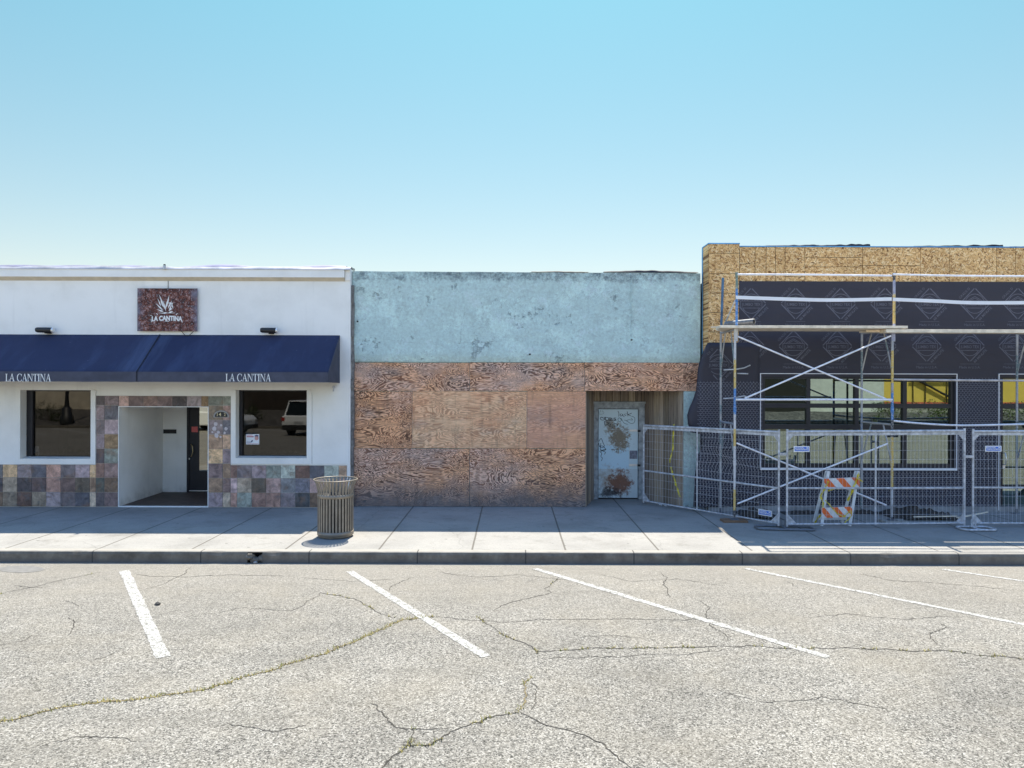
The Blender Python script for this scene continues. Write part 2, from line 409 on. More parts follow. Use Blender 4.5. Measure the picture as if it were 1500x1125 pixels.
M['glass_d'] = m_glass('door_glass', (.25,.25,.22), .22, (1, .97, .85), .015)
M['glass_r'] = m_glass('tinted_mirror_glass', (.14,.17,.16), .32, (.80, .95, .84), .015)
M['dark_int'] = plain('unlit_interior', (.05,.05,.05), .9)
M['recfloor'] = plain('dark_entry_tile', (.085,.058,.048), .6, 0, .4, 6)
M['roofmem'] = plain('roof_membrane', (.022,.022,.03), .7, 0, .3, 6)
M['flash'] = plain('roof_flashing', (.52,.51,.53), .5, .2, .35, 4)
M['tan'] = plain('bounce_tinted_trim', (.60,.52,.40), .8, 0, .15, 5)  # warm light bounced up from the road, put into the soffit colour
M['bluem'] = plain('blue_membrane', (.11,.36,.68), .5, 0, .2, 6)
M['found'] = plain('foundation_concrete', (.30,.30,.30), .9, 0, .4, 5, .4)
M['dirt'] = plain('dark_soil', (.055,.045,.038), .95, 0, .5, 12, .6)
M['plank'] = plain('scaffold_plank', (.86,.74,.57), .8, 0, .3, 7, .2)
M['barw'] = plain('barricade_white', (.74,.74,.72), .5, 0, .18, 15)
M['baro'] = plain('barricade_orange', (.82,.15,.025), .5, 0, .12, 15)
M['tape'] = plain('yellow_tape', (.68,.56,.03), .5, 0, .35, 18)
M['fsb'] = plain('sign_blue', (.05,.16,.60), .5, 0, .1, 10)
M['redp'] = plain('red_paint', (.70,.06,.05), .5, 0, .12, 20)
M['gold'] = plain('gold_digit', (.70,.60,.38), .4, .3, .15, 20)
M['brass'] = plain('brass', (.55,.42,.22), .35, .7, .15, 20)
M['chrome'] = plain('bright_metal', (.75,.74,.72), .3, .6, .1, 20)
M['plq'] = plain('plaque_stone', (.36,.35,.34), .8, 0, .2, 20)
M['paint_l'] = None
M['crack'] = plain('dark_crack', (.045,.04,.033), .95, 0, .4, 20)  # dark brown tone of the flat crack ribbons
M['crackt'] = plain('sandy_crack', (.16,.125,.06), .95, 0, .5, 9)
M['grass'] = None
M['stone'] = plain('dark_stone', (.05,.048,.045), .9, 0, .4, 25, .5)
M['gravel'] = m_gravel()
M['earth'] = plain('dry_earth', (.30,.26,.20), .95, 0, .3, .4)
M['vwhite'] = plain('white_car_paint', (.74,.75,.76), .25, 0, .03, 2)
M['vdark'] = plain('dark_trim', (.02,.02,.022), .45)
M['vglass'] = plain('car_glass', (.012,.014,.016), .08)
M['tyre'] = plain('tyre_rubber', (.018,.018,.018), .85)
M['rim'] = plain('wheel_rim', (.42,.43,.45), .35, .6)
M['tail'] = plain('red_tail_lamp', (.45,.015,.012), .25)
M['blockw'] = plain('tan_block_wall', (.66,.57,.45), .9, 0, .22, 3, .4)
M['fencew'] = plain('dark_timber', (.045,.032,.026), .85, 0, .4, 4)
M['leaf'] = plain('shrub_leaf', (.085,.12,.035), .7, 0, .5, 5)
M['yel'] = plain('yellow_cladding', (.60,.43,.09), .6, 0, .06, 1)
M['redt'] = plain('red_base_trim', (.45,.10,.07), .6)
M['palew'] = plain('pale_siding', (.50,.53,.55), .7, 0, .12, 3)
M['green'] = plain('dark_green_paint', (.02,.075,.055), .5)

def m_roadpaint():
    g = G('worn_road_paint')
    n = g.noise(16, 8, .8)
    v = g.sep(g.vor(75, out='Color'))[0]
    f = g.ramp(g.math('ADD', n, g.math('MULTIPLY', g.math('SUBTRACT', v, .5), .22)), [(.41, 1), (.49, .38), (.60, .03)])
    c = g.mix(f, g.mix(v, (.37,.367,.352), (.50,.495,.475)), (.17,.162,.145))
    g.bump(g.noise(95, 4, .75), .7, .006)
    return g.fin(c, .85, 0, .3)
M['paint_l'] = m_roadpaint()
def m_grass():
    g = G('dry_weeds')
    return g.fin(g.attr(), .8, 0, .2)
M['grass'] = m_grass()

# ------------------------------------------------------------------ mesh builder
class MB:
    def __init__(s): s.v = []; s.f = []
    def face(s, pts, mi=0, sm=False, col=None):
        k = len(s.v); s.v.extend([tuple(p) for p in pts]); s.f.append((tuple(range(k, k+len(pts))), mi, sm, col))
    def idx(s, pts, faces, mi=0, sm=False, col=None):
        k = len(s.v); s.v.extend([tuple(p) for p in pts])
        for f in faces: s.f.append((tuple(i+k for i in f), mi, sm, col))
    def box(s, x0, x1, y0, y1, z0, z1, mi=0, col=None):
        p = [(x,y,z) for z in (z0,z1) for y in (y0,y1) for x in (x0,x1)]
        s.idx(p, [(0,2,3,1),(4,5,7,6),(0,1,5,4),(2,6,7,3),(0,4,6,2),(1,3,7,5)], mi, False, col)
    def prism(s, poly, y0, y1, mi=0, col=None):
        """poly: (x,z) points, extruded along y"""
        n = len(poly)
        a = sum(poly[i][0]*poly[(i+1)%n][1]-poly[(i+1)%n][0]*poly[i][1] for i in range(n))
        if a < 0: poly = poly[::-1]
        p = [(x,y0,z) for x,z in poly] + [(x,y1,z) for x,z in poly]
        f = [tuple(range(n)), tuple(range(2*n-1, n-1, -1))] + [(i, i+n, (i+1)%n+n, (i+1)%n) for i in range(n)]
        s.idx(p, f, mi, False, col)
    def prismx(s, poly, x0, x1, mi=0):
        """poly: (y,z) points, extruded along x"""
        n = len(poly)
        p = [(x0,y,z) for y,z in poly] + [(x1,y,z) for y,z in poly]
        f = [tuple(range(n-1,-1,-1)), tuple(range(n, 2*n))] + [((i+1)%n, (i+1)%n+n, i+n, i) for i in range(n)]
        s.idx(p, f, mi)
    def tube(s, pts, r, n=8, mi=0, caps=True, closed=False):
        pts = [Vector(p) for p in pts]; m = len(pts); rings = []
        up = None
        for i, p in enumerate(pts):
            if closed: d = pts[(i+1)%m]-pts[(i-1)%m]
            else: d = pts[min(i+1,m-1)]-pts[max(i-1,0)]
            d.normalize()
            if up is None:
                up = Vector((0,0,1)) if abs(d.z) < .9 else Vector((1,0,0))
            u = up - d*up.dot(d)
            if u.length < 1e-4: u = d.orthogonal()
            u.normalize(); up = u; w = d.cross(u)
            rr = r[i] if isinstance(r, (list, tuple)) else r
            rings.append([p + (u*math.cos(2*PI*k/n) + w*math.sin(2*PI*k/n))*rr for k in range(n)])
        vs = [tuple(q) for ring in rings for q in ring]; fs = []
        for i in range(m if closed else m-1):
            a, b = i*n, ((i+1)%m)*n
            for k in range(n): fs.append((a+k, a+(k+1)%n, b+(k+1)%n, b+k))
        s.idx(vs, fs, mi, n > 4)
        if caps and not closed:
            s.face([rings[0][k] for k in range(n-1,-1,-1)], mi); s.face(rings[-1], mi)
    def bar(s, a, b, w, h, mi=0, up=(0,0,1)):
        """rectangular bar from a to b, w sideways, h along up"""
        a, b = Vector(a), Vector(b); d = (b-a).normalized(); u = Vector(up)
        u = (u - d*u.dot(d)).normalized(); q = d.cross(u)
        p = [c + q*sx*w/2 + u*sz*h/2 for c in (a,b) for sx,sz in ((-1,-1),(1,-1),(1,1),(-1,1))]
        s.idx(p, [(0,1,2,3),(7,6,5,4),(0,4,5,1),(1,5,6,2),(2,6,7,3),(3,7,4,0)], mi)
    def lathe(s, prof, c, n=32, mi=0):
        cx, cy, cz = c; vs = []; fs = []
        for r, z in prof:
            for k in range(n): vs.append((cx+r*math.cos(2*PI*k/n), cy+r*math.sin(2*PI*k/n), cz+z))
        for i in range(len(prof)-1):
            for k in range(n): fs.append((i*n+k, i*n+(k+1)%n, (i+1)*n+(k+1)%n, (i+1)*n+k))
        s.idx(vs, fs, mi, True)
    def wall(s, x0, x1, z0, z1, y0, y1, openings=(), mi=0):
        """wall in the xz plane between depths y0 (front) and y1 with rectangular openings (xa,xb,za,zb)"""
        xs = sorted({x0,x1,*[min(max(v,x0),x1) for o in openings for v in o[:2]]})
        zs = sorted({z0,z1,*[min(max(v,z0),z1) for o in openings for v in o[2:]]})
        def solid(i, j):
            if i < 0 or j < 0 or i >= len(xs)-1 or j >= len(zs)-1: return False
            cx, cz = (xs[i]+xs[i+1])/2, (zs[j]+zs[j+1])/2
            return not any(o[0] < cx < o[1] and o[2] < cz < o[3] for o in openings)
        for i in range(len(xs)-1):
            for j in range(len(zs)-1):
                if not solid(i,j): continue
                a,b,c,d = xs[i],xs[i+1],zs[j],zs[j+1]
                s.face([(a,y0,c),(b,y0,c),(b,y0,d),(a,y0,d)], mi)
                s.face([(b,y1,c),(a,y1,c),(a,y1,d),(b,y1,d)], mi)
                if not solid(i-1,j): s.face([(a,y1,c),(a,y0,c),(a,y0,d),(a,y1,d)], mi)
                if not solid(i+1,j): s.face([(b,y0,c),(b,y1,c),(b,y1,d),(b,y0,d)], mi)
                if not solid(i,j-1): s.face([(a,y1,c),(b,y1,c),(b,y0,c),(a,y0,c)], mi)
                if not solid(i,j+1): s.face([(a,y0,d),(b,y0,d),(b,y1,d),(a,y1,d)], mi)
    def ribbon(s, pts, w, nrm, mi=0, lift=0.0):
        """flat stroke along pts lying on the plane with normal nrm"""
        nrm = Vector(nrm); pts = [Vector(p) for p in pts]; L, R = [], []
        for i, p in enumerate(pts):
            d = (pts[min(i+1,len(pts)-1)]-pts[max(i-1,0)]).normalized(); q = d.cross(nrm)
            ww = w[i] if isinstance(w, (list,tuple)) else w
            L.append(p + q*ww/2 + nrm*lift); R.append(p - q*ww/2 + nrm*lift)
        vs = L + R; n = len(pts)
        s.idx(vs, [(i+n, i, i+1, i+1+n) if True else 0 for i in range(n-1)], mi)
    def build(s, name, mats, parent=None, bevel=0):
        me = bpy.data.meshes.new(name)
        me.from_pydata(s.v, [], [f[0] for f in s.f])
        if not isinstance(mats, (list, tuple)): mats = [mats]
        for m in mats: me.materials.append(M[m] if isinstance(m, str) else m)
        for p, f in zip(me.polygons, s.f): p.material_index = f[1]; p.use_smooth = f[2]
        if any(f[3] is not None for f in s.f):
            at = me.color_attributes.new('Col', 'FLOAT_COLOR', 'CORNER')
            for p, f in zip(me.polygons, s.f):
                c = f[3] or (.3,.3,.3)
                for li in p.loop_indices: at.data[li].color = (*c, 1)
        me.update()
        o = bpy.data.objects.new(name, me); COL.objects.link(o)
        if parent:
            o.parent = parent
            o.matrix_parent_inverse = WORLD[parent.name].inverted() if parent.name in WORLD else Matrix()
        if bevel:
            b = o.modifiers.new('Bevel', 'BEVEL'); b.width = bevel; b.segments = 2; b.limit_method = 'ANGLE'
        return o

WORLD = {}
def thing(name, label, cat, loc=(0,0,0), group=None):
    o = bpy.data.objects.new(name, None); COL.objects.link(o); o.location = loc; o.empty_display_size = .2
    o['label'] = label; o['category'] = cat
    if group: o['group'] = group
    WORLD[o.name] = Matrix.Translation(loc)
    return o
def tag(o, label, cat, group=None, kind=None):
    o['label'] = label; o['category'] = cat
    if group: o['group'] = group
    if kind: o['kind'] = kind
    return o
def struct(o, label, cat):
    o['kind'] = 'structure'; o['label'] = label; o['category'] = cat
    return o

def text_polys(body, size, extrude=.002, offset=0.0, align='CENTER', squeeze=1.0, bend=0.0):
    """mesh (verts, faces) of a word standing in the xz plane, front towards -y"""
    cu = bpy.data.curves.new('t', 'FONT'); cu.body = body; cu.size = size; cu.extrude = extrude
    cu.offset = offset; cu.align_x = align; cu.align_y = 'CENTER'; cu.resolution_u = 3
    ob = bpy.data.objects.new('t', cu); COL.objects.link(ob)
    bpy.context.view_layer.update()
    me = bpy.data.meshes.new_from_object(ob.evaluated_get(bpy.context.evaluated_depsgraph_get()))
    v = [(p.co.x*squeeze, -p.co.z, p.co.y - bend*(p.co.x*squeeze)**2) for p in me.vertices]
    f = [tuple(p.vertices) for p in me.polygons]
    bpy.data.objects.remove(ob); bpy.data.curves.remove(cu); bpy.data.meshes.remove(me)
    return v, f
def add_text(mb, body, size, at, mi=0, **kw):
    v, f = text_polys(body, size, **kw)
    mb.idx([(x+at[0], y+at[1], z+at[2]) for x,y,z in v], f, mi)

SERIF = {
 'L': (.62, [[(.10,0),(.23,0),(.23,1),(.10,1)], [(.02,.95),(.33,.95),(.33,1),(.02,1)], [(.02,0),(.60,0),(.58,.055),(.02,.055)], [(.54,.03),(.60,.0),(.64,.30),(.60,.30)]]),
 'A': (.80, [[(.08,0),(.13,0),(.42,.95),(.38,1.02)], [(.56,0),(.72,0),(.44,1.02),(.37,1.02)], [(.22,.32),(.58,.32),(.58,.37),(.22,.37)], [(.0,0),(.24,0),(.24,.045),(.0,.045)], [(.48,0),(.82,0),(.82,.045),(.48,.045)]]),
 'N': (.86, [[(.10,0),(.15,0),(.15,1),(.10,1)], [(.08,1),(.25,1),(.74,.0),(.68,-.02)], [(.69,0),(.74,0),(.74,1),(.69,1)], [(.0,0),(.26,0),(.26,.045),(.0,.045)], [(.0,.955),(.2,.955),(.2,1),(.0,1)], [(.58,.955),(.85,.955),(.85,1),(.58,1)]]),
 'T': (.68, [[(.28,0),(.41,0),(.41,1),(.28,1)], [(.02,.95),(.67,.95),(.67,1),(.02,1)], [(.02,.74),(.05,.74),(.09,.96),(.02,.99)], [(.64,.74),(.67,.74),(.67,.99),(.60,.96)], [(.18,0),(.51,0),(.51,.045),(.18,.045)]]),
 'I': (.38, [[(.13,0),(.26,0),(.26,1),(.13,1)], [(.02,0),(.37,0),(.37,.045),(.02,.045)], [(.02,.955),(.37,.955),(.37,1),(.02,1)]]),
}
def c_poly():
    out, inn = [], []
    for k in range(19):
        a = math.radians(42 + k*(318-42)/18)
        out.append((.40+.40*math.cos(a), .5+.53*math.sin(a)))
        inn.append((.43+.31*math.cos(a), .5+.475*math.sin(a)))
    return [[out[i], out[i+1], inn[i+1], inn[i]] for i in range(18)] + [[(.66,.68),(.71,.68),(.71,1.0),(.68,.95)], [(.68,.05),(.72,.10),(.72,.26),(.69,.24)]]
SERIF['C'] = (.76, c_poly())
def serif_word(mb, word, x0, z0, h, width, y, mi=0):
    tot = sum(SERIF[c][0] if c != ' ' else .34 for c in word)
    sx = width/(tot*h); x = x0; k = 0
    for c in word:
        if c == ' ': x += .34*h*sx; continue
        w, polys = SERIF[c]
        for p in polys:
            k += 1
            mb.prism([(x+px*h*sx, z0+pz*h) for px,pz in p], y-.0012*(k % 6)-.001, y+.0015, mi)
        x += w*h*sx

# ------------------------------------------------------------------ ground
YK = 11.39                                   # kerb face
mb = MB(); mb.face([(-400,-400,-.06),(400,-400,-.06),(400,400,-.06),(-400,400,-.06)])
struct(mb.build('ground', 'earth'), 'bare dry ground beyond the street', 'ground')
mb = MB(); mb.face([(-90,-13.8,0),(90,-13.8,0),(90,YK+.06,0),(-90,YK+.06,0)])
road = struct(mb.build('road', 'asphalt'), 'pale worn asphalt road with angled parking bays and cracks', 'road')

def ground_line(p, q, w):
    a, b = Vector((*GP(*p), .004)), Vector((*GP(*q), .004))
    d = (b-a).normalized(); n = Vector((-d.y, d.x, 0))
    m = MB(); L, R = [], []
    N = 260
    sd = random.uniform(0, 50)
    for i in range(N+1):
        c = a.lerp(b, i/N)
        e1 = .010*mnoise.noise((i*.08,sd,0))+.010*mnoise.noise((i*.5,sd,1)); e2 = .010*mnoise.noise((i*.08,sd,4))+.010*mnoise.noise((i*.5,sd,5))
        L.append(c+n*(w/2+e1)); R.append(c-n*(w/2+e2))
    m.idx(L+R, [(i, i+N+1, i+N+2, i+1) for i in range(N)])
    return m
for p, q, w in (((182,836),(239,963),.135), ((512,837),(712,962),.112), ((783,833),(1213,963),.105), ((1092,833),(1530,921),.09), ((1380,834),(1640,872),.085)):
    m = ground_line(p, q, w)
    for k in range(len(m.f)): m.f[k] = (m.f[k][0][::-1], 0, False, None)
    m.build('parking_line', 'paint_l', road)
# bays on the far side of the street
for k in range(-11, 12):
    m = MB(); x = k*3.1; m.face([(x,-7.6,.004),(x+.30,-7.6,.004),(x-6.0,-13.2,.004),(x-6.3,-13.2,.004)][::-1]); m.build('parking_line', 'paint_l', road)

CRACKS = [  # pixel polylines, width m, weedy
 ([(-10,1060),(90,1036),(150,1028),(225,1022),(300,1010),(370,990),(430,970),(470,960),(520,938),(560,922),(590,908),(635,903)], .030, 1),
 ([(635,903),(680,907),(720,912),(790,908),(900,907),(1000,908),(1060,905)], .010, 0),
 ([(700,905),(735,928),(770,945),(785,952),(790,958)], .014, .6),
 ([(785,955),(870,950),(960,949),(1030,948),(1100,947),(1180,950),(1250,950),(1310,952),(1400,955),(1500,965),(1560,972)], .016, .35),
 ([(800,965),(900,962),(990,958),(1060,954)], .010, 0),
 ([(778,990),(770,1010),(762,1040)], .018, .8),
 ([(762,1043),(720,1050),(690,1062),(660,1072),(630,1090),(590,1092)], .016, .5),
 ([(762,1043),(800,1062),(840,1072),(880,1090),(905,1105),(930,1130)], .016, 0),
 ([(660,1068),(600,1068),(580,1066),(560,1042),(540,1032)], .012, 0),
 ([(608,1068),(595,1095),(570,1112),(550,1130)], .014, .4),
 ([(782,1000),(790,1030),(775,1040)], .008, 0),
 ([(604,846),(575,858),(570,866)], .012, 0), ([(470,868),(520,878),(545,892),(575,905)], .012, .15),
 ([(1068,938),(1050,920),(1030,905),(1040,890),(1025,880)], .010, 0), ([(970,838),(975,855),(980,875)], .012, 0),
 ([(820,846),(800,862),(808,868),(760,880),(735,885),(725,895)], .010, .1),
 ([(1370,945),(1360,935),(1385,918),(1375,912)], .012, 0),
 ([(0,870),(40,862),(90,850),(150,838)], .012, .1), ([(60,862),(20,858)], .008, 0), ([(200,842),(260,846),(330,842),(420,844)], .012, 0),
 ([(210,864),(250,852),(280,832)], .010, 0), ([(95,880),(115,888)], .008, 0), ([(100,905),(110,918),(100,930)], .012, 0),
 ([(0,945),(30,940),(50,930)], .008, 0), ([(1150,850),(1170,862)], .008, 0), ([(1260,840),(1300,850),(1400,856),(1500,866)], .010, 0),
 ([(440,846),(520,852),(580,848)], .008, 0), ([(640,838),(700,846),(760,842),(830,850)], .007, 0), ([(880,842),(930,852),(990,848),(1060,858)], .007, 0), ([(300,900),(360,890),(430,896),(470,868)], .007, 0), ([(850,935),(900,930),(960,938)], .006, 0), ([(1180,905),(1240,900),(1330,908),(1390,902)], .007, 0), ([(330,1060),(400,1072),(450,1062)], .006, 0), ([(1050,1010),(1120,1030),(1210,1022),(1300,1040)], .007, 0), ([(60,1090),(130,1078),(200,1086)], .007, 0), ([(130,968),(160,962),(175,955)], .008, 0),
]
grass = MB()
for pts, w, weed in CRACKS:
    g3 = [Vector((*GP(*p), .0)) for p in pts]
    path = []
    for a, b in zip(g3, g3[1:]):
        n = max(2, int((b-a).length/.035))
        for i in range(n): path.append(a.lerp(b, i/n))
    path.append(g3[-1])
    nl, nr = [], []
    sd = random.uniform(0, 100)
    for i, p in enumerate(path):
        d = (path[min(i+1,len(path)-1)]-path[max(i-1,0)]); d.normalize(); q = Vector((-d.y,d.x,0))
        off = .02*mnoise.noise((i*1.3+sd, 6, 0)) + .06*mnoise.noise((i*.11+sd, 0, 0)) + .03*mnoise.noise((i*.45+sd, 3, 0))
        ww = w*(.25+1.25*abs(mnoise.noise((i*.3, sd, 5))))*min(1, .25+i/6, .25+(len(path)-1-i)/6)
        c = p+q*off
        nl.append(c+q*(ww/2+random.uniform(0,.004))+Vector((0,0,.003))); nr.append(c-q*(ww/2+random.uniform(0,.004))+Vector((0,0,.003)))
        if weed and random.random() < weed*1.0 and mnoise.noise((i*.06+sd*2, 7, 1)) > -.15-.5*(weed > .9):
            for _ in range(6):
                b = c + q*random.uniform(-.035,.035)*max(.6, weed) + d*random.uniform(-.02,.02)
                hh = random.uniform(.008,.034); a = random.uniform(0, 2*PI)
                t = b + Vector((math.cos(a)*hh*.9, math.sin(a)*hh*.9, hh)); s_ = Vector((-math.sin(a), math.cos(a), 0))*.005
                colr = random.choice([(.30,.25,.07),(.20,.20,.05),(.40,.33,.12),(.13,.15,.035),(.36,.30,.10)])
                grass.face([b+s_, b-s_, t], 0, False, colr)
    n = len(path)
    m = MB(); m.idx(nl+nr, [(i, i+n, i+n+1, i+1) for i in range(n-1)])
    m.build('crack', 'crackt' if weed >= .8 else 'crack', road)
tag(grass.build('weeds', 'grass'), 'short dry weeds growing out of the cracks in the asphalt', 'weeds', kind='stuff')
m = MB(); x, y = GP(662,823); m.idx([(x+.10*math.cos(a)*(1+.3*math.sin(3*a)), y+.035*math.sin(a), .0035) for a in [k*PI/9 for k in range(18)]], [tuple(range(17,-1,-1))]); m.build('orange_spot', plain('orange_spot_colour', (.62,.22,.06), .8, 0, .6, 40), road)  # small orange spot on the asphalt at the kerb foot
# sealed repair patch by the kerb on the left
m = MB(); m.idx([(*GP(10+35*math.cos(a)+ 20, 834+5*math.sin(a)), .0035) for a in [k*PI/9 for k in range(18)]], [tuple(range(17,-1,-1))])
m.build('repair_patch', plain('bitumen_patch', (.165,.16,.15), .9), road)

mb = MB(); mb.face([(-60,YK+.16,SW-.003),(60,YK+.16,SW-.003),(60,17.9,SW-.003),(-60,17.9,SW-.003)])
pave = struct(mb.build('pavement', 'conc'), 'concrete pavement between the kerb and the shopfronts', 'pavement')
mb = MB()
hole = (PX(363,YK), PX(385,YK))
xs = []
x = -60.0
while x < 60:
    xs.append(x); x += .07 if -12 < x < 12 else .5
xs += [hole[0], hole[1]]; xs = sorted(set(xs))
def kerb_prof(x):
    a = mnoise.noise((x*1.7, 0, 0)); b = mnoise.noise((x*6, 4, 0)); c = mnoise.noise((x*14, 9, 0))
    chip = max(0, mnoise.noise((x*2.3, 20, 0))-.33)*.09
    return [(YK+.012*a*.5, -.05), (YK+.004*b, .05), (YK+.006*b+.002*c, .135-chip), (YK+.014+.006*c+chip*.6, SW-.012+.005*b-chip*.4), (YK+.035+chip, SW+.003*c), (YK+.168, SW+.002*a), (YK+.168, -.05)]
prof = [kerb_prof(x) for x in xs]
for i in range(len(xs)-1):
    xa, xb = xs[i], xs[i+1]
    inh = xa >= hole[0]-1e-6 and xb <= hole[1]+1e-6
    for k in range(len(prof[0])-1):
        if inh and k < 3: continue
        mb.face([(xb,*prof[i+1][k]),(xb,*prof[i+1][k+1]),(xa,*prof[i][k+1]),(xa,*prof[i][k])], 0, True)
    if inh:
        mb.face([(xa,YK+.15,-.05),(xb,YK+.15,-.05),(xb,YK+.15,SW-.04),(xa,YK+.15,SW-.04)], 1)
        mb.face([(xa,YK+.15,SW-.045),(xb,YK+.15,SW-.045),(xb,YK+.01,SW-.03),(xa,YK+.01,SW-.03)], 1)
for xx, s_ in ((hole[0],1),(hole[1],-1)):
    q = [(xx,YK,-.05),(xx,YK+.15,-.05),(xx,YK+.15,SW-.03),(xx,YK,SW-.03)]
    mb.face(q if s_ > 0 else q[::-1], 1)
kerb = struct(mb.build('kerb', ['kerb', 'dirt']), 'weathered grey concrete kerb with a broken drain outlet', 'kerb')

def lump(mb, c, r, seed, squash=.7, mi=0, n=7):
    vs, fs = [], []
    for i in range(n+1):
        th = PI*i/n
        for k in range(2*n):
            ph = PI*k/n
            d = Vector((math.sin(th)*math.cos(ph), math.sin(th)*math.sin(ph), math.cos(th)*squash))
            rr = r*(1+.38*mnoise.noise(d*1.7+Vector((seed,seed*.3,0)))+.15*mnoise.noise(d*4+Vector((0,seed,0))))
            vs.append(tuple(Vector(c)+d*rr))
    for i in range(n):
        for k in range(2*n): fs.append((i*2*n+k, (i+1)*2*n+k, (i+1)*2*n+(k+1)%(2*n), i*2*n+(k+1)%(2*n)))
    mb.idx(vs, fs, mi, False)
def rock(name, px, py, r, seed, label, m='stone', z=0, Y=None, cat='stone'):
    x, y = GP(px, py, z)
    b = MB(); lump(b, (x,y,z+r*.42), r, seed, .6)
    return tag(b.build(name, m), label, cat)
rock('stone', 231, 886, .034, 2.2, 'small dark stone lying on the asphalt beside a white parking line')
x = (hole[0]+hole[1])/2
b = MB(); lump(b, (hole[0]+.10,YK+.05,.045), .075, 5, .75); tag(b.build('concrete_chunk', 'kerb'), 'broken grey concrete chunk lodged in the drain outlet of the kerb', 'rubble')
b = MB(); lump(b, (hole[0]+.03,YK+.04,.10), .075, 15, .8); tag(b.build('concrete_chunk', 'kerb'), 'upper broken concrete chunk wedged under the kerb top at the drain outlet', 'rubble')
b = MB(); lump(b, (hole[1]-.02,YK+.05,.06), .06, 25, 1.0); tag(b.build('concrete_chunk', 'kerb'), 'broken concrete chunk at the litter bin side of the kerb drain outlet', 'rubble')
b = MB(); lump(b, (x+.02,YK-.03,.018), .03, 8, .7); tag(b.build('pebble', 'found'), 'small pale pebble in the gutter below the kerb drain outlet', 'stone')

# ------------------------------------------------------------------ white restaurant building
YW = 15.45
XR = PX(513, YW); XL = -17.0
bld = thing('restaurant_building', 'white stucco restaurant building with slate tile base and recessed black door', 'building', (-10, YW, SW))
wl = [PX(31,YW), PX(134,YW), PZ(672,YW,80), PZ(571.5,YW,80)]
wr = [PX(346,YW), PX(450,YW), PZ(671,YW,400), PZ(571.5,YW,400)]
en = [PX(175,YW), PX(305.5,YW), SW-.02, PZ(596,YW,240)]
ztop = PZ(393,YW,250)
mb = MB(); mb.wall(XL, XR, SW-.02, ztop, YW, YW+.32, [wl, wr, en])
mb.wall(XL, XR, SW-.02, ztop-.25, 27.7, 28.0)
mb.box(XR-.25, XR, YW+.32, 27.7, SW-.02, ztop); mb.box(XL, XL+.25, YW+.32, 27.7, SW-.02, ztop)
mb.box(XL+.25, XR-.25, YW+.32, 27.7, ztop-.45, ztop-.3)
mb.box(XL-.01, XR+.003, YW+.33, 28.0, -.3, SW-.021)
mb.build('wall', 'wst', bld)
# cornice band with sloping soffit strip, tan to paint in warm road bounce
zc0, zc1, zc2 = PZ(406.5,YW,250), PZ(394.5,YW,250), PZ(411.5,YW,250)
mb = MB(); xe = PX(505,YW)
N = 60
for i in range(N):
    xa, xb = XL+(xe-XL)*i/N, XL+(xe-XL)*(i+1)/N
    da, db = .004*mnoise.noise((xa*1.3,0,0)), .004*mnoise.noise((xb*1.3,0,0))
    mb.idx([(xa,YW-.085,zc0+da),(xb,YW-.085,zc0+db),(xb,YW-.085,zc1+db),(xa,YW-.085,zc1+da)], [(0,1,2,3)], 0)
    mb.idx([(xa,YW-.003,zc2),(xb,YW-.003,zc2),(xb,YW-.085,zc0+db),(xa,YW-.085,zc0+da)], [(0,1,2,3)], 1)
    mb.idx([(xa,YW-.085,zc1+da),(xb,YW-.085,zc1+db),(xb,YW+.3,zc1+.03),(xa,YW+.3,zc1+.03)], [(0,1,2,3)], 0)
mb.idx([(xe,YW-.085,zc0),(xe,YW-.002,zc0),(xe,YW-.002,zc1),(xe,YW-.085,zc1)], [(0,1,2,3)])
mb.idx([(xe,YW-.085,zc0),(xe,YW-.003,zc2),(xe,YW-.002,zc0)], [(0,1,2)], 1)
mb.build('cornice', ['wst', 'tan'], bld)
mb = MB(); N = 160; L = []
for i in range(N+1):
    xa = XL+(XR+.02-XL)*i/N
    h = zc1+.045+.022*mnoise.noise((xa*1.1,3,0))+.018*mnoise.noise((xa*3.1,8,0))
    L.append((xa, h))
for (xa,ha),(xb,hb) in zip(L, L[1:]):
    mb.idx([(xa,YW-.10,zc1-.012),(xb,YW-.10,zc1-.012),(xb,YW-.07,hb),(xa,YW-.07,ha),(xb,YW+.33,hb+.025),(xa,YW+.33,ha+.025),(xa,YW+.34,zc1-.1),(xb,YW+.34,zc1-.1)], [(0,1,2,3),(3,2,4,5),(5,4,7,6)], 0, True)
mb.build('roof_flashing', 'flash', bld)
mb = MB(); N = 90
for i in range(N):
    xa, xb = XL+(XR-.1-XL)*i/N, XL+(XR-.1-XL)*(i+1)/N
    ha = .035+.05*mnoise.noise((xa*.9,31,0)); hb = .035+.05*mnoise.noise((xb*.9,31,0))
    ha, hb = max(ha,.004), max(hb,.004)
    z0 = zc1+.05
    mb.idx([(xa,YW+.02,z0),(xb,YW+.02,z0),(xb,YW+.06,z0+max(hb,0)),(xa,YW+.06,z0+max(ha,0)),(xb,YW+.4,z0+max(hb,0)),(xa,YW+.4,z0+max(ha,0))], [(0,1,2,3),(3,2,4,5)], 0, True)
mb.build('roof_membrane', plain('purple_grey_membrane', (.24,.235,.34), .6, 0, .3, 3), bld)
mb = MB(); x, z = P(241, 391, YW-.12); mb.tube([(x,YW-.12,z-.05),(x,YW-.12,z+.03)], .03, 10); mb.tube([(x,YW-.12,z+.03),(x,YW-.12,z+.055)], .022, 10, 1)
mb.build('vent_pipe', ['galv', 'black'], bld)
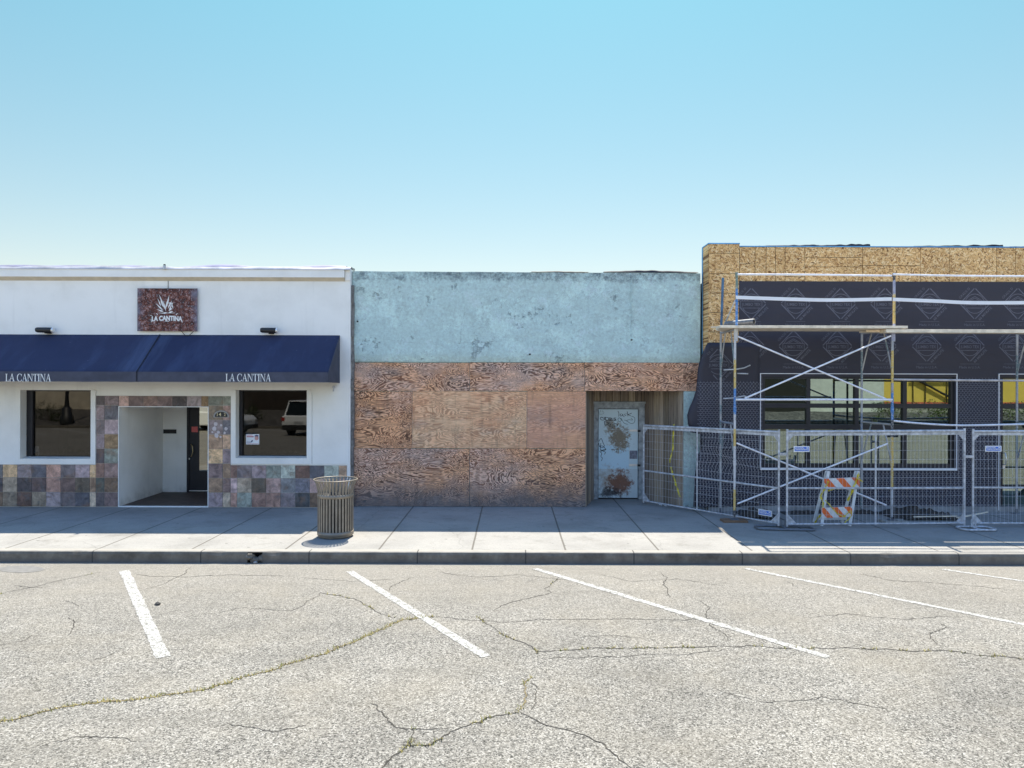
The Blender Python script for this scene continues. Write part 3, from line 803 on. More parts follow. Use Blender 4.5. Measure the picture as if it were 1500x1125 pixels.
# corner strip at the party joint
mb = MB(); mb.box(PX(505.5,YW), XR+.002, YW-.03, YW-.001, PZ(411,YW,505), zc1+.03); mb.build('corner_strip', 'wst', bld)
mb = MB()
for k in range(26):
    z0 = SW+.18*k; mb.box(XR+.004, XR+.05+.014*random.random(), YW+.04+.05*random.random(), YW+.33, z0, z0+.185)
mb.build('joint_sealant', plain('grey_sealant', (.20,.19,.18), .9, 0, .5, 12), bld)
# raised wall panel right of the window, surrounds
def surround(o, t, sill):
    m = MB(); a,b,c,d = o
    m.wall(a-.004, b+t, c-sill, d+.0, YW-.028, YW-.001, [(a,b,c,d+.1)])
    return m
surround(wl, .10, .115).build('window_surround', 'wst', bld)
m = MB(); a,b,c,d = wr; m.wall(a-.10, b+.10, c-.125, d, YW-.028, YW-.001, [(a,b,c,d+.1)]); m.build('window_surround', 'wst', bld)
m = MB(); m.box(PX(458.5,YW), PX(511,YW), YW-.012, YW-.001, PZ(680,YW,480), PZ(580,YW,480)); m.build('wall_panel', 'wst', bld)
# windows
for o, label in ((wl, None), (wr, None)):
    a,b,c,d = o; Y1 = YW+.20
    fr = MB(); t = .05; tl = .13
    fr.box(a, a+(tl if o is wl else .07), Y1-.03, Y1+.05, c, d); fr.box(b-t*.4, b, Y1-.03, Y1+.05, c, d)
    fr.box(a+.001, b-.001, Y1-.028, Y1+.05, d-t*.5, d); fr.box(a+.001, b-.001, Y1-.028, Y1+.05, c, c+t*.7)
    w = fr.build('window', 'frame', bld)
    p = MB(); p.face([(a+.02,Y1+.02,c+.02),(b-.01,Y1+.02,c+.02),(b-.01,Y1+.02,d-.02),(a+.02,Y1+.02,d-.02)]); p.build('pane', 'glass_l', w)
    s_ = MB(); s_.prismx([(YW-.03,c+.004),(Y1-.03,c+.03),(Y1-.03,c+.002),(YW-.03,c+.001)], a+.002, b-.002); s_.build('sill', 'wst', w)
# slate cladding
T = .3048
def tile_col():
    base = random.choice([(.26,.17,.145),(.22,.165,.165),(.31,.20,.13),(.19,.18,.175),(.28,.215,.155),(.195,.20,.165),(.29,.17,.13),(.14,.112,.11),(.26,.205,.20),(.36,.235,.13),(.27,.185,.17),(.12,.11,.12)])
    k = random.choice([.55,.75,1.0,1.2,1.5,1.9,2.3])*random.uniform(.9,1.1)
    return tuple(c*k for c in base)
tl = MB()
def tiles(x0, x1, z0, z1, ox, oz):
    i0 = math.floor((x0-ox)/T)
    while ox+i0*T < x1-.01:
        xa, xb = max(x0, ox+i0*T), min(x1, ox+(i0+1)*T)
        j = math.floor((z0-oz)/T)
        while oz+j*T < z1-.01:
            za, zb = max(z0, oz+j*T), min(z1, oz+(j+1)*T)
            if xb-xa > .02 and zb-za > .02:
                pr = random.uniform(.013,.019)
                tl.box(xa+.0042, xb-.0042, YW-.001-pr, YW-.004, za+.0042, zb-.0042, 0, tile_col())
            j += 1
        i0 += 1
ox, oz = en[0]-.001, SW+.005
zb_ = PZ(680.5,YW,100); zh0 = en[3]; zh1 = PZ(580,YW,240)
xl1 = PX(141.5,YW); xr0 = PX(338.5,YW)
tiles(XL, xl1, oz, zb_, ox, oz)
tiles(xl1, en[0]-.004, oz, zh1, ox, oz)
tiles(en[1]+.004, xr0, oz, zh1, en[1]+.004, oz)
tiles(xr0, PX(508.5,YW), oz, zb_, en[1]+.004, oz)
tiles(en[0]-.002, en[1]+.002, zh0+.004, zh1, ox-.1, zh0)
cl = tl.build('slate_cladding', 'slate', bld)
gm = MB(); gm.wall(XL, xr0, oz, zh1, YW-.008, YW-.002, [(XL-1, xl1, zb_, 9), (en[0], en[1], 0, zh0)]); gm.box(xr0, PX(508.5,YW), YW-.008, YW-.002, oz, zb_)
gm.build('grout', 'grout', cl)
# white edge trims round the entry
m = MB(); m.box(en[0]-.012, en[0]+.004, YW-.022, YW+.02, SW, zh0+.01); m.box(en[1]-.004, en[1]+.012, YW-.022, YW+.02, SW, zh0+.01); m.box(en[0]+.004, en[1]-.004, YW-.02, YW+.02, zh0-.004, zh0+.01); m.box(en[0]+.004, en[1]-.004, YW-.01, YW+.03, SW-.01, SW+.022)
m.build('entry_trim', 'white', bld)
# entry recess
YB = 17.38
x0, x1 = en[0], en[1]
dx0, dx1 = PX(274,YB), PX(274,YB)+1.02
zd1 = SW+2.16
rc = MB()
rc.box(x0-.2, x0, YW+.32, YB+.12, SW, en[3]+.3)
rc.box(x1, x1+.2, YW+.32, YB+.12, SW, en[3]+.3)
rc.wall(x0, x1, SW, en[3]+.3, YB, YB+.12, [(dx0, min(dx1, x1), SW-.1, zd1+.1)])
rc.box(x0, x1, YW+.32, YB, en[3]+.12, en[3]+.3)
rc.build('entry_walls', 'wst', bld)
m = MB(); m.face([(x0,YW+.03,SW+.012),(x1,YW+.03,SW+.012),(x1,YB+.1,SW+.03),(x0,YB+.1,SW+.03)]); m.build('entry_floor', 'recfloor', bld)
dr = MB(); gx0, gx1 = PX(291.5,YB), dx1-.13; gz0, gz1 = PZ(690,YB,297), zd1-.10
dxr = min(dx1, x1-.002)
dr.wall(dx0+.055, dxr, SW+.05, zd1, YB+.005, YB+.05, [(gx0, gx1, gz0, gz1)])
dr.box(dx0+.004, dx0+.055, YB-.02, YB+.08, SW+.03, zd1+.05); dr.box(dx0+.055, dxr, YB-.02, YB+.08, zd1+.004, zd1+.055)
door = dr.build('door', 'frame', bld, .003)
m = MB(); m.face([(gx0,YB+.02,gz0),(gx1,YB+.02,gz0),(gx1,YB+.02,gz1),(gx0,YB+.02,gz1)]); m.build('pane', 'glass_d', door)
m = MB(); hx = PX(282,YB); hz = PZ(660,YB,282)
m.tube([(hx-.03,YB+.0,hz+.14),(hx,YB-.06,hz+.15),(hx+.035,YB-.075,hz+.10),(hx+.045,YB-.075,hz-.02),(hx+.01,YB-.065,hz-.13),(hx-.03,YB+.0,hz-.14)], .011, 8); m.build('handle', 'brass', door)
m = MB(); m.tube([(PX(277.5,YB),YB+.006,PZ(672,YB,277)),(PX(277.5,YB),YB-.018,PZ(672,YB,277))], .02, 12); m.build('lock', 'chrome', door)
m = MB(); m.box(dx0+.06, dxr-.002, YB-.012, YB+.004, SW+.052, SW+.075); m.build('door_sweep', 'chrome', door)
m = MB(); a,c = P(280.5,633,YB); b,d = P(289.5,625,YB); m.box(a,b,YB+.001,YB+.0045,c,d); m.build('sticker', plain('red_sticker', (.72,.13,.12), .5, 0, .2, 40), door)
m = MB(); a,c = P(239.5,635,YB); b,d = P(258.5,629,YB); m.box(a,b,YB-.012,YB-.001,c,d); m.build('mail_slot', 'black', bld)

# house number plaque
YP = YW-.021
cx, zb0 = P(324.5, 611.5, YP); w2 = .165
arch = [(cx-w2, zb0), (cx+w2, zb0)] + [(cx+w2*math.cos(a), zb0+.02+.13*math.sin(a)) for a in [k*PI/14 for k in range(15)]]
pl = MB(); pl.prism(arch, YP-.018, YP-.001)
plq = thing('number_plaque', 'small arched house number plaque on the slate tiles right of the black door', 'plaque', (cx, YP, zb0))
pl.build('backing', 'plq', plq, .003)
s_ = .80
arch2 = [(cx-w2*s_, zb0+.012), (cx+w2*s_, zb0+.012)] + [(cx+w2*s_*math.cos(a), zb0+.026+.095*math.sin(a)) for a in [k*PI/14 for k in range(15)]]
m = MB(); m.prism(arch2, YP-.022, YP-.0182); m.build('face', 'black', plq)
m = MB(); add_text(m, '2', .085, (cx+.078, YP-.025, zb0+.060), extrude=.0025); m.build('numeral', 'gold', plq)
m = MB(); add_text(m, '1', .105, (cx-.080, YP-.025, zb0+.060), extrude=.0025, offset=.0006); m.build('numeral', 'gold', plq)
m = MB(); add_text(m, '4', .105, (cx-.022, YP-.025, zb0+.060), extrude=.0025, offset=.0006); m.build('numeral', 'gold', plq)
splash = plain('pale_paint_splash', (.62,.56,.57), .8)
for a, c, r in ((316,621,.040),(324,623,.025),(331,628,.035),(314,628,.045),(320,633,.030),(329,634,.025),(317,638,.045),(323,640,.022),(311,633,.020)):
    m = MB(); xx, zz = P(a, c, YW-.02); lump(m, (xx, YW-.019, zz), r, a*3.1, 1.0, 0, 6)
    for i in range(len(m.v)): m.v[i] = (m.v[i][0], YW-.0195+(m.v[i][1]-YW+.019)*.12, m.v[i][2])
    m.build('paint_splash', splash, cl)

# awning -------------------------------------------------------------
YA = 14.48
za, zb1, zb2 = PZ(490.5,YW,250), PZ(545,YA,250), PZ(559.5,YA,250)
xa0, xa1 = XL+.3, PX(497.5,YW)
aw = thing('awning', 'navy blue canvas awning with white lettering over the white restaurant front', 'awning', (-9, YW-.02, za))
m = MB(); NX, NY = 90, 14
grid = []
for i in range(NX+1):
    x = xa0+(xa1-xa0)*i/NX
    for j in range(NY+1):
        t = j/NY
        y = (YW-.012)+(YA-YW+.012)*t; z = za+(zb1-za)*t
        sag = .032*math.sin(PI*t)*(1+.7*math.sin(x*1.9))*(.5+.5*abs(math.sin((x-xa1)*PI/3.05)))
        grid.append((x, y+.3*sag, z-sag))
m.idx(grid, [(i*(NY+1)+j, i*(NY+1)+j+1, (i+1)*(NY+1)+j+1, (i+1)*(NY+1)+j) for i in range(NX) for j in range(NY)], 0, True)
o = m.build('canopy', 'awn', aw); sm = o.modifiers.new('Solid', 'SOLIDIFY'); sm.thickness = .004; sm.offset = -1
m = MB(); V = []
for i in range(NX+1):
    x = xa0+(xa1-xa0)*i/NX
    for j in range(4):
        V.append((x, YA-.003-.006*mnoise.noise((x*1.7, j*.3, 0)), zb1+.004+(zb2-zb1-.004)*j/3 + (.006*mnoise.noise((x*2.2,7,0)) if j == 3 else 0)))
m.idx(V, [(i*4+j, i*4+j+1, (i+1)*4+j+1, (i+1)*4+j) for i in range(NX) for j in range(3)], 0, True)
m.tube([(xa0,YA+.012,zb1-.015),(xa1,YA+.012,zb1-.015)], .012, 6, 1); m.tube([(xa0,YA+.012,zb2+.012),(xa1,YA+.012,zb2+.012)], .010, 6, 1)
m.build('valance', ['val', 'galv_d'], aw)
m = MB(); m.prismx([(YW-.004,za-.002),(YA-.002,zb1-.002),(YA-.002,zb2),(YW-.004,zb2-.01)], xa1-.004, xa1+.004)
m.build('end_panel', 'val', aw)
m = MB(); sx = PX(235,YW)
m.bar((sx,YW-.03,za+.004),(sx,YA-.01,zb1+.008), .022, .006, 0, (0,.6,1)); m.bar((sx,YA-.012,zb1+.004),(sx,YA-.012,zb2+.004), .02, .004, 0, (0,1,0)); m.build('seam', plain('dark_seam', (.008,.009,.02), .8), aw)
for wx0, wx1 in ((8,75),(330.5,397)):
    m = MB(); xx0, xx1 = PX(wx0,YA-.01), PX(wx1,YA-.01)
    serif_word(m, 'LA CANTINA', xx0, PZ(559.0,YA-.01,wx0)+.006, .148, xx1-xx0, YA-.0135)
    m.build('lettering', 'ink', aw)
m = MB(); hx, hz = P(489.5,567,YW); m.tube([(hx,YW,hz),(hx,YW-.05,hz)], .03, 10); m.tube([(hx,YW-.04,hz),(hx,YW-.05,hz-.09)], .014, 8); m.build('wall_bracket', 'flash', aw)
# floodlights -----------------------------------------------------------
for (pxa, pxb, pyc, lab) in ((53,79,483.5,'small black cylinder wall light above the window without a flyer'), (382,407,484,'small black cylinder wall light above the window with the flyer')):
    yl = YW-.13; xx0, z0 = P(pxa,pyc,yl); xx1, _ = P(pxb,pyc,yl)
    t = thing('wall_light', lab, 'wall light', ((xx0+xx1)/2, YW, z0), 'wall lights above the awning')
    m = MB(); m.tube([(xx0,yl,z0+.006),(xx0+.02,yl,z0+.006),(xx0+.03,yl,z0+.004),(xx1-.035,yl,z0)], [.045,.052,.055,.055], 14); m.build('lamp_housing', 'black', t)
    m = MB(); m.tube([(xx1-.0345,yl,z0),(xx1,yl,z0-.002)], [.056,.052], 14); m.build('lens_ring', 'chrome', t)
    m = MB(); m.box((xx0+xx1)/2-.04,(xx0+xx1)/2+.06,YW-.03,YW-.001,z0-.07,z0+.03); m.tube([((xx0+xx1)/2,YW-.02,z0-.04),((xx0+xx1)/2,yl,z0-.055)], .018, 8); m.build('bracket', 'black', t)
# metal sign ------------------------------------------------------------
YS = YW-.06
a, c = P(201,485,YS); b, d = P(289,422.5,YS)
sg = thing('sign_panel', 'rusty square metal sign with white agave emblem above the awning', 'sign', ((a+b)/2, YW-.001, c))
m = MB(); m.box(a,b,YS,YS+.012,c,d); m.build('plate', 'rsign', sg, .002)
for xx in (a+.12, b-.12):
    for zz in (c+.1, d-.1): m = MB(); m.tube([(xx,YS+.012,zz),(xx,YW,zz)], .012, 8); m.build('standoff', 'galv_d', sg)
cx = (a+b)/2; wv = b-a
def sp(px, py): return P(px, py, YS)     # emblem drawn at its place on the plate
m = MB(); e = MB(); k = 0
def leaf(p, q, w, mi=0):
    global k
    k += 1
    A, B = Vector(sp(*p)), Vector(sp(*q)); dd = (B-A); n = Vector((-dd.y, dd.x)).normalized()
    mid = A.lerp(B, .38)
    pts = [A, mid+n*w, B, mid-n*w]
    e.prism([(v.x, v.y) for v in pts], YS-.0022-.0004*(k%5), YS-.0002, mi)
for p, q, w in (((250,443),(254,452),.020),((246,444),(254,444),.014),((247,458),(254,456),.018),((236,449),(231,437),.012),((241,452),(233,431),.018),((239,455),(228,444),.016),((244,450),(248,432),.018),((246,452),(252,440),.014),((240,457),(230,453),.016),((243,456),(239,440),.014),((247,455),(253,451),.018),((245,458),(236,459),.016),((243,453),(244,441),.010),((248,456),(251,446),.016),((239,450),(235,440),.010),((250,449),(254,443),.012)): leaf(p, q, w)
def barz(p, q, w):
    global k
    k += 1
    A, B = Vector(sp(*p)), Vector(sp(*q)); n = Vector((-(B-A).y, (B-A).x)).normalized()*w/2
    e.prism([(v.x,v.y) for v in (A+n, B+n, B-n, A-n)], YS-.002-.0003*(k%5), YS-.0002)
barz((233,458.5),(256,458.5),.008); barz((229,459),(231,461),.014); barz((258,461),(260,459),.014); barz((242,470.5),(248,470.5),.012); barz((221,467),(222,472),.008); barz((266,468),(267,473),.008); barz((220,462),(223,462),.008)
e.build('emblem', 'ink', sg)
m = MB(); lx, lz = sp(244.5,466.5); add_text(m, 'LA CANTINA', .135, (lx, YS-.003, lz), extrude=.0025, offset=.0065, squeeze=.80, bend=.16); m.build('lettering', 'ink', sg)
m = MB(); p0, p1 = P(264,485,YW-.03), P(285,485,YW-.03)
m.tube([(p0[0]+(p1[0]-p0[0])*t, YW-.02-.02*math.sin(PI*t), p0[1]+.03-.125*math.sin(PI*t)) for t in [i/12 for i in range(13)]], .006, 6); m.build('cable_loop', 'black', sg)
m = MB(); x, z = P(246.5,411.5,YW); x2, z2 = P(246.5,422,YW); m.tube([(x,YW-.008,z),(x2,YW-.008,z2-.02)], .005, 6); m.build('cable', 'black', sg)
# small folded card standing on the sill inside the left window
xk, zk = P(53, 667.5, YW+.24)
cd = thing('tent_card', 'small white folded card standing inside the window without a flyer', 'card', (xk, YW+.24, zk))
m = MB(); m.idx([(xk-.06,YW+.222,zk),(xk+.075,YW+.228,zk),(xk+.05,YW+.250,zk+.20),(xk-.06,YW+.250,zk+.20),(xk-.06,YW+.226,zk),(xk+.075,YW+.232,zk)], [(0,1,2,3),(5,4,3,2)]); m.build('front_leaf', 'white', cd)
m = MB(); m.idx([(xk-.055,YW+.2205,zk+.004),(xk+.060,YW+.2255,zk+.004),(xk+.045,YW+.2365,zk+.085),(xk-.052,YW+.2365,zk+.095)], [(0,1,2,3)]); m.build('dark_print', 'black', cd)
# small flyer inside the right window
Y1 = YW+.20
a, c = P(360,651,Y1); b, d = P(379.5,636,Y1)
fl = thing('window_flyer', 'small white printed flyer taped inside the window next to the house number plaque', 'flyer', ((a+b)/2, Y1+.012, c))
m = MB(); m.box(a,b,Y1+.012,Y1+.0135,c,d); m.build('sheet', plain('flyer_paper', (.78,.79,.82), .7, 0, .05, 6), fl)
m = MB()
w_, h_ = b-a, d-c
def fb(u0,u1,v0,v1,mi,k=0): m.box(a+w_*u0,a+w_*u1,Y1+.0105-.0003*k,Y1+.0116,c+h_*v0,c+h_*v1,mi)
fb(.05,.58,.70,.80,1); fb(.05,.50,.88,.92,0); fb(.05,.42,.20,.25,2); fb(.05,.95,.06,.09,1)
m.prism([(a+w_*u, c+h_*v) for u,v in ((.36,.22),(.48,.22),(.52,.42),(.44,.42))], Y1+.0105, Y1+.0116, 2)
m.prism([(a+w_*(.80+.15*math.cos(t)), c+h_*(.62+.22*math.sin(t))) for t in [k*PI/8 for k in range(16)]], Y1+.0100, Y1+.0116, 3)
m.prism([(a+w_*(.80+.16*math.cos(t)), c+h_*(.78+.15*math.sin(t))) for t in [k*PI/8 for k in range(9)]], Y1+.0095, Y1+.0116, 2)
m.build('print', ['redp', plain('flyer_red', (.50,.16,.18), .7), plain('flyer_navy', (.06,.07,.16), .7), plain('flyer_pink', (.62,.33,.30), .7)], fl)

# ------------------------------------------------------------------ blue boarded building
YF = 15.6; YD = 16.7
bb = thing('boarded_building', 'flaking pale blue stucco building boarded up with plywood', 'building', (.5, YF, SW))
bx0, bx1 = XR+.012, PX(1029,15.2)+.05
zs = PZ(530.5,YF,770); zt0, zt1 = PZ(397.5,YF,517), PZ(400.5,YF,1028)
m = MB(); N, K = 120, 34
V = []
for i in range(N+1):
    x = bx0+(bx1-bx0)*i/N; zt = zt0+(zt1-zt0)*i/N + .012*mnoise.noise((x*2.1,2,0))
    for j in range(K+1):
        t = j/K; z = zs+(zt-zs)*t
        lip = .05*max(0, 1-t*9)**2                       # rounded lower edge
        y = YF-.02+.014*mnoise.noise((x*1.1, z*1.4, 3))+.006*mnoise.noise((x*4, z*4, 9))+lip
        V.append((x,y,z))
m.idx(V, [(i*(K+1)+j, (i+1)*(K+1)+j, (i+1)*(K+1)+j+1, i*(K+1)+j+1) for i in range(N) for j in range(K)], 0, True)
top = [V[i*(K+1)+K] for i in range(N+1)]
for p, q in zip(top, top[1:]): m.face([p, q, (q[0],YF+.3,q[2]), (p[0],YF+.3,p[2])]); m.face([(p[0],YF+.3,p[2]),(q[0],YF+.3,q[2]),(q[0],YF+.3,zs),(p[0],YF+.3,zs)])
bot = [V[i*(K+1)] for i in range(N+1)]
for p, q in zip(bot, bot[1:]): m.face([(p[0],YF+.3,zs), (q[0],YF+.3,zs), q, p])
m.face([(bx0,YF-.02,zs),(bx0,YF+.3,zs),(bx0,YF+.3,zt0),(bx0,YF-.02,zt0)][::-1])
m.build('stucco_wall', 'bst', bb)
# shell behind, with the recessed entry
ex0, ex1 = PX(858.5,YF), PX(1000,YF)
m = MB()
m.box(bx0, ex0-.015, YF+.06, YF+.3, SW-.02, zs)
m.box(ex1+.03, bx1, YF+.01, YF+.3, SW-.02, PZ(573.5,YF,1010)); m.box(ex1+.03, bx1, YF+.06, YF+.3, PZ(573.5,YF,1010), zs)
m.box(bx0, bx0+.2, YF+.3, 27.7, SW-.02, zt1-.2); m.box(bx1-.2, bx1, YF+.3, 27.7, SW-.02, zt1-.2); m.box(bx0, bx1, 27.7, 28, SW-.02, zt1-.2)
m.box(bx0+.2, bx1-.2, YF+.3, 27.7, zt1-.45, zt1-.3)
m.box(bx0, bx1, YD+.25, 28.0, -.3, SW-.021)
m.build('wall', 'bst', bb)
SHEETS = [(517,688,531,573,'a'),(688,856.5,531,573,'a'),(856.5,1024,531,573,'a'),(517,603.5,573,657,'a'),(603.5,772,573,657,'b'),(772,858.5,573,657,'c'),(517,688,657,741.5,'a'),(688,858.5,657,741.5,'a')]
for k, (a,b,c,d,kind) in enumerate(SHEETS):
    m = MB(); x0_, x1_ = PX(a,YF)+.0045, PX(b,YF)-.0045
    z0_, z1_ = PZ(d,YF,(a+b)/2)+.0045, PZ(c,YF,(a+b)/2)-.0045
    if d > 740: z0_ = SW+.004
    if a == 517: x0_ = bx0+.035
    tw = random.uniform(-.009,.009)
    m.idx([(x0_,YF+.02+tw,z0_),(x1_,YF+.02-tw,z0_),(x1_,YF+.02+tw,z1_),(x0_,YF+.02-tw,z1_),(x0_,YF+.045,z0_),(x1_,YF+.045,z0_),(x1_,YF+.045,z1_),(x0_,YF+.045,z1_)], [(0,1,2,3),(5,4,7,6),(1,5,6,2),(4,0,3,7),(3,2,6,7),(4,5,1,0)])
    m.build('plywood_sheet', 'ply_'+kind, bb)
# entry: side boards, header boards, angled board wall, door
ab = MB()
def board_run(p, q, z0, z1, w=.135):
    p, q = Vector((p[0],p[1],0)), Vector((q[0],q[1],0)); L = (q-p).length; d = (q-p)/L; n = Vector((d.y,-d.x,0)); s = 0
    while s < L-.005:
        ww = min(w*random.uniform(.8,1.15), L-s); off = random.uniform(0,.006)
        a, b = p+d*(s+.006), p+d*(s+ww-.006); tn = random.uniform(.55,1.35); tn = (tn, tn*.98, tn*random.uniform(.9,1))
        pts = [a+n*off, b+n*off, b-n*.02, a-n*.02]
        vs = [(v.x,v.y,z0) for v in pts]+[(v.x,v.y,z1) for v in pts]
        ab.idx(vs, [(0,1,5,4),(1,2,6,5),(2,3,7,6),(3,0,4,7),(4,5,6,7),(3,2,1,0)], 0, False, tn); s += ww
dl, dr_ = PX(870,YD), PX(944,YD); zdt = PZ(590,YD,905)
zc = zs-.0
board_run((ex0, YF+.045), (dl, YD), SW, zc)
board_run((dl, YD), (dr_, YD), zdt+.012, zc, .16)
board_run((dr_, YD), (ex1+.03, YF+.045), SW, zc, .15)
ab.build('board_cladding', 'boards', bb)
m = MB(); m.box(ex0-.1, ex1+.2, YF+.05, YD+.3, zc-.02, zc+.02); m.box(dl-.3, dr_+.5, YD+.09, YD+.2, SW, zc); m.build('entry_backing', 'fencew', bb)
dz1 = PZ(599.5,YD,905); d0, d1 = PX(877,YD), PX(934.5,YD)
m = MB()
m.box(dl, d0-.012, YD-.04, YD+.08, SW, zdt); m.box(d1+.012, dr_, YD-.04, YD+.08, SW, zdt); m.box(d0-.012, d1+.012, YD-.038, YD+.08, dz1+.014, zdt)
m.box(dl-.02, dr_+.02, YD-.055, YD-.041, zdt-.02, zdt+.03)
fr = m.build('door_frame', plain('grey_door_frame', (.36,.38,.385), .6, 0, .5, 9), bb, .004)
m = MB(); m.box(d0, d1, YD-.005, YD+.04, SW+.03, dz1); dr2 = m.build('door', 'sdoor', bb, .003); dr2['label'] = 'rusty pale blue steel door with black marker graffiti'
for pz in (630.5, 681):
    m = MB(); z = PZ(pz,YD,930); m.box(PX(922,YD), PX(934,YD), YD-.03, YD-.0055, z-.022, z+.022); m.box(PX(934,YD)-.002, PX(938,YD), YD-.055, YD-.012, z-.03, z+.016, 1); m.build('hasp', ['chrome', 'black'], dr2)
m = MB(); m.box(PX(922.5,YD), PX(933.5,YD), YD-.014, YD-.0055, PZ(672,YD,930), PZ(660,YD,930)); m.build('lock_plate', plain('worn_lock_plate', (.20,.21,.27), .5, .3, .4, 20), dr2)
gy = YD-.0065
gf = MB(); gg = MB()
def stroke(buf, pts, w=.011):
    P3 = []
    pts = [Vector((*sp2(*p),)) for p in pts]
    fine = []
    n = len(pts)
    for i in range(n-1):        # Catmull-Rom
        p0,p1,p2,p3 = pts[max(i-1,0)], pts[i], pts[i+1], pts[min(i+2,n-1)]
        for s in range(4):
            t = s/4; fine.append(.5*((2*p1)+(p2-p0)*t+(2*p0-5*p1+4*p2-p3)*t*t+(3*p1-p0-3*p2+p3)*t**3))
    fine.append(pts[-1])
    buf.ribbon([(v.x, gy, v.y) for v in fine], w, (0,-1,0), 0, .0004)
    buf.ribbon([(v.x, gy, v.y) for v in fine], w, (0,1,0), 0, .0004)
def sp2(u, v): return P(870+u*70/829, 595+v*95/1125, YD)
S = [ [(150,190),(110,200),(125,235),(165,240),(180,215),(120,190)], [(170,200),(200,190),(185,225),(215,240),(200,245)], [(240,200),(205,200),(205,245),(250,245),(255,205),(235,198)],
      [(265,205),(265,245),(300,240),(285,222),(300,205),(262,200)], [(320,205),(300,215),(305,240),(345,240)], [(310,225),(340,222)], [(380,205),(345,205),(355,222),(385,225),(350,248),(390,246)],
      [(180,270),(190,325),(240,310),(235,280),(175,268)], [(285,285),(245,290),(250,305),(290,310),(280,330),(240,325)], [(330,320),(350,300),(400,310),(405,335),(360,350),(325,330)], [(260,355),(310,345),(330,380),(300,375)],
      [(415,85),(432,120),(430,180)], [(480,130),(455,145),(460,170),(490,160),(500,135),(505,165),(530,185)], [(545,130),(530,150),(560,165)], [(575,90),(585,130),(590,175)], [(655,120),(600,140),(560,130)], [(590,145),(640,170)],
      [(85,610),(125,560),(160,640),(180,690),(140,720),(95,690),(80,640)], [(90,700),(150,690),(205,750),(160,770),(100,760)], [(120,640),(110,740),(160,780),(200,800),(180,835)], [(95,780),(135,820),(120,870),(145,900),(130,950)], [(215,745),(150,760),(110,800)],
      [(300,750),(350,745)], [(395,745),(398,795)] ]
for s_ in S: stroke(gf, s_)
for s_ in ([(480,235),(440,200),(415,230),(440,270),(480,240),(450,215)], [(470,205),(520,290),(590,315)], [(520,240),(560,250),(640,300),(700,280),(705,200),(650,175)], [(560,260),(600,235),(670,240),(640,205)]): stroke(gg, s_, .009)
for s_ in ([(90,90),(90,135),(165,130),(165,85)], [(115,70),(118,105)], [(145,75),(146,105)]): stroke(gg, s_, .005)
gf.build('graffiti', 'graff', dr2); gg.build('graffiti', 'graffg', dr2)
m = MB(); x, z = P(967,577,16.2); m.tube([(x,16.2,zc-.02),(x,16.2,zc-.10),(x,16.17,zc-.17)], [.05,.045,.07], 12); m.build('entry_light', 'black', bb)
# roof felt lifting above the parapet
for (a,b,h) in ((778,862,.03),(884,1022,.055)):
    m = MB(); n = 26; T_ = []
    for i in range(n+1):
        px_ = a+(b-a)*i/n; x = PX(px_,YF); z = zt0+(zt1-zt0)*(px_-517)/511
        hh = h*(.45+.55*math.sin(PI*i/n*1.0)+.3*mnoise.noise((i*.35,h*50,0)))
        T_.append((x,z,max(hh,.012)))
    for (xa,z0,ha),(xb,z1,hb) in zip(T_,T_[1:]):
        m.idx([(xa,YF-.03,z0+.006),(xb,YF-.03,z1+.006),(xb,YF-.015,z1+hb),(xa,YF-.015,z0+ha),(xb,YF+.5,z1+hb),(xa,YF+.5,z0+ha)], [(0,1,2,3),(3,2,4,5)], 0, True)
    m.build('roof_felt', 'roofmem', bb)
# patched conduit line and bolts on the stucco
m = MB(); x, z0 = P(924,497,YF); _, z1 = P(924,402,YF); m.tube([(x,YF-.02,z0),(x,YF-.02,z1)], .016, 8); m.build('conduit', 'bst', bb)
for p in ((925,498),(524,471),(776,519)):
    m = MB(); x, z = P(*p,YF); lump(m, (x,YF-.02,z), .022, p[0], .8, 0, 5); m.build('bolt', 'black', bb)

# ------------------------------------------------------------------ building under construction
YO = 15.2
nb = thing('construction_building', 'building under construction with strand board parapet and black building paper', 'building', (8, YO, SW))
ox0, ox1 = PX(1037.5,YO), 17.0
w1 = [PX(1117,YO), PX(1398,YO), PZ(684.5,YO,1250), PZ(552,YO,1250)]
w2_ = [PX(1466,YO), PX(1466,YO)+1.95, SW+.03, PZ(552,YO,1480)]
zt = PZ(362,YO,1260); ztc = PZ(357.5,YO,1060)
xc = PX(1083,YO)
m = MB(); m.wall(ox0+.03, ox1, SW-.05, zt-.02, YO+.02, YO+.25, [w1, w2_])
m.box(ox0+.03, xc-.01, YO+.02, YO+.45, zt-.02, ztc-.02)
m.box(ox0+.03, ox0+.25, YO+.25, 27.7, SW-.05, 4.6); m.box(ox1-.25, ox1, YO+.25, 27.7, SW-.05, zt-.3); m.box(ox0, ox1, 27.7, 28, SW-.05, zt-.3); m.box(ox0+.25, ox1-.25, YO+.25, 27.7, zt-.75, zt-.55)
m.box(ox0+.03, ox1, YO+.26, 28.0, -.3, SW-.051)
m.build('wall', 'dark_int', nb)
rows = [357.5,371.5,401.5,430,458.5,487,516]
SH = [(1038,1083,a,b) for a,b in zip(rows, rows[1:])]
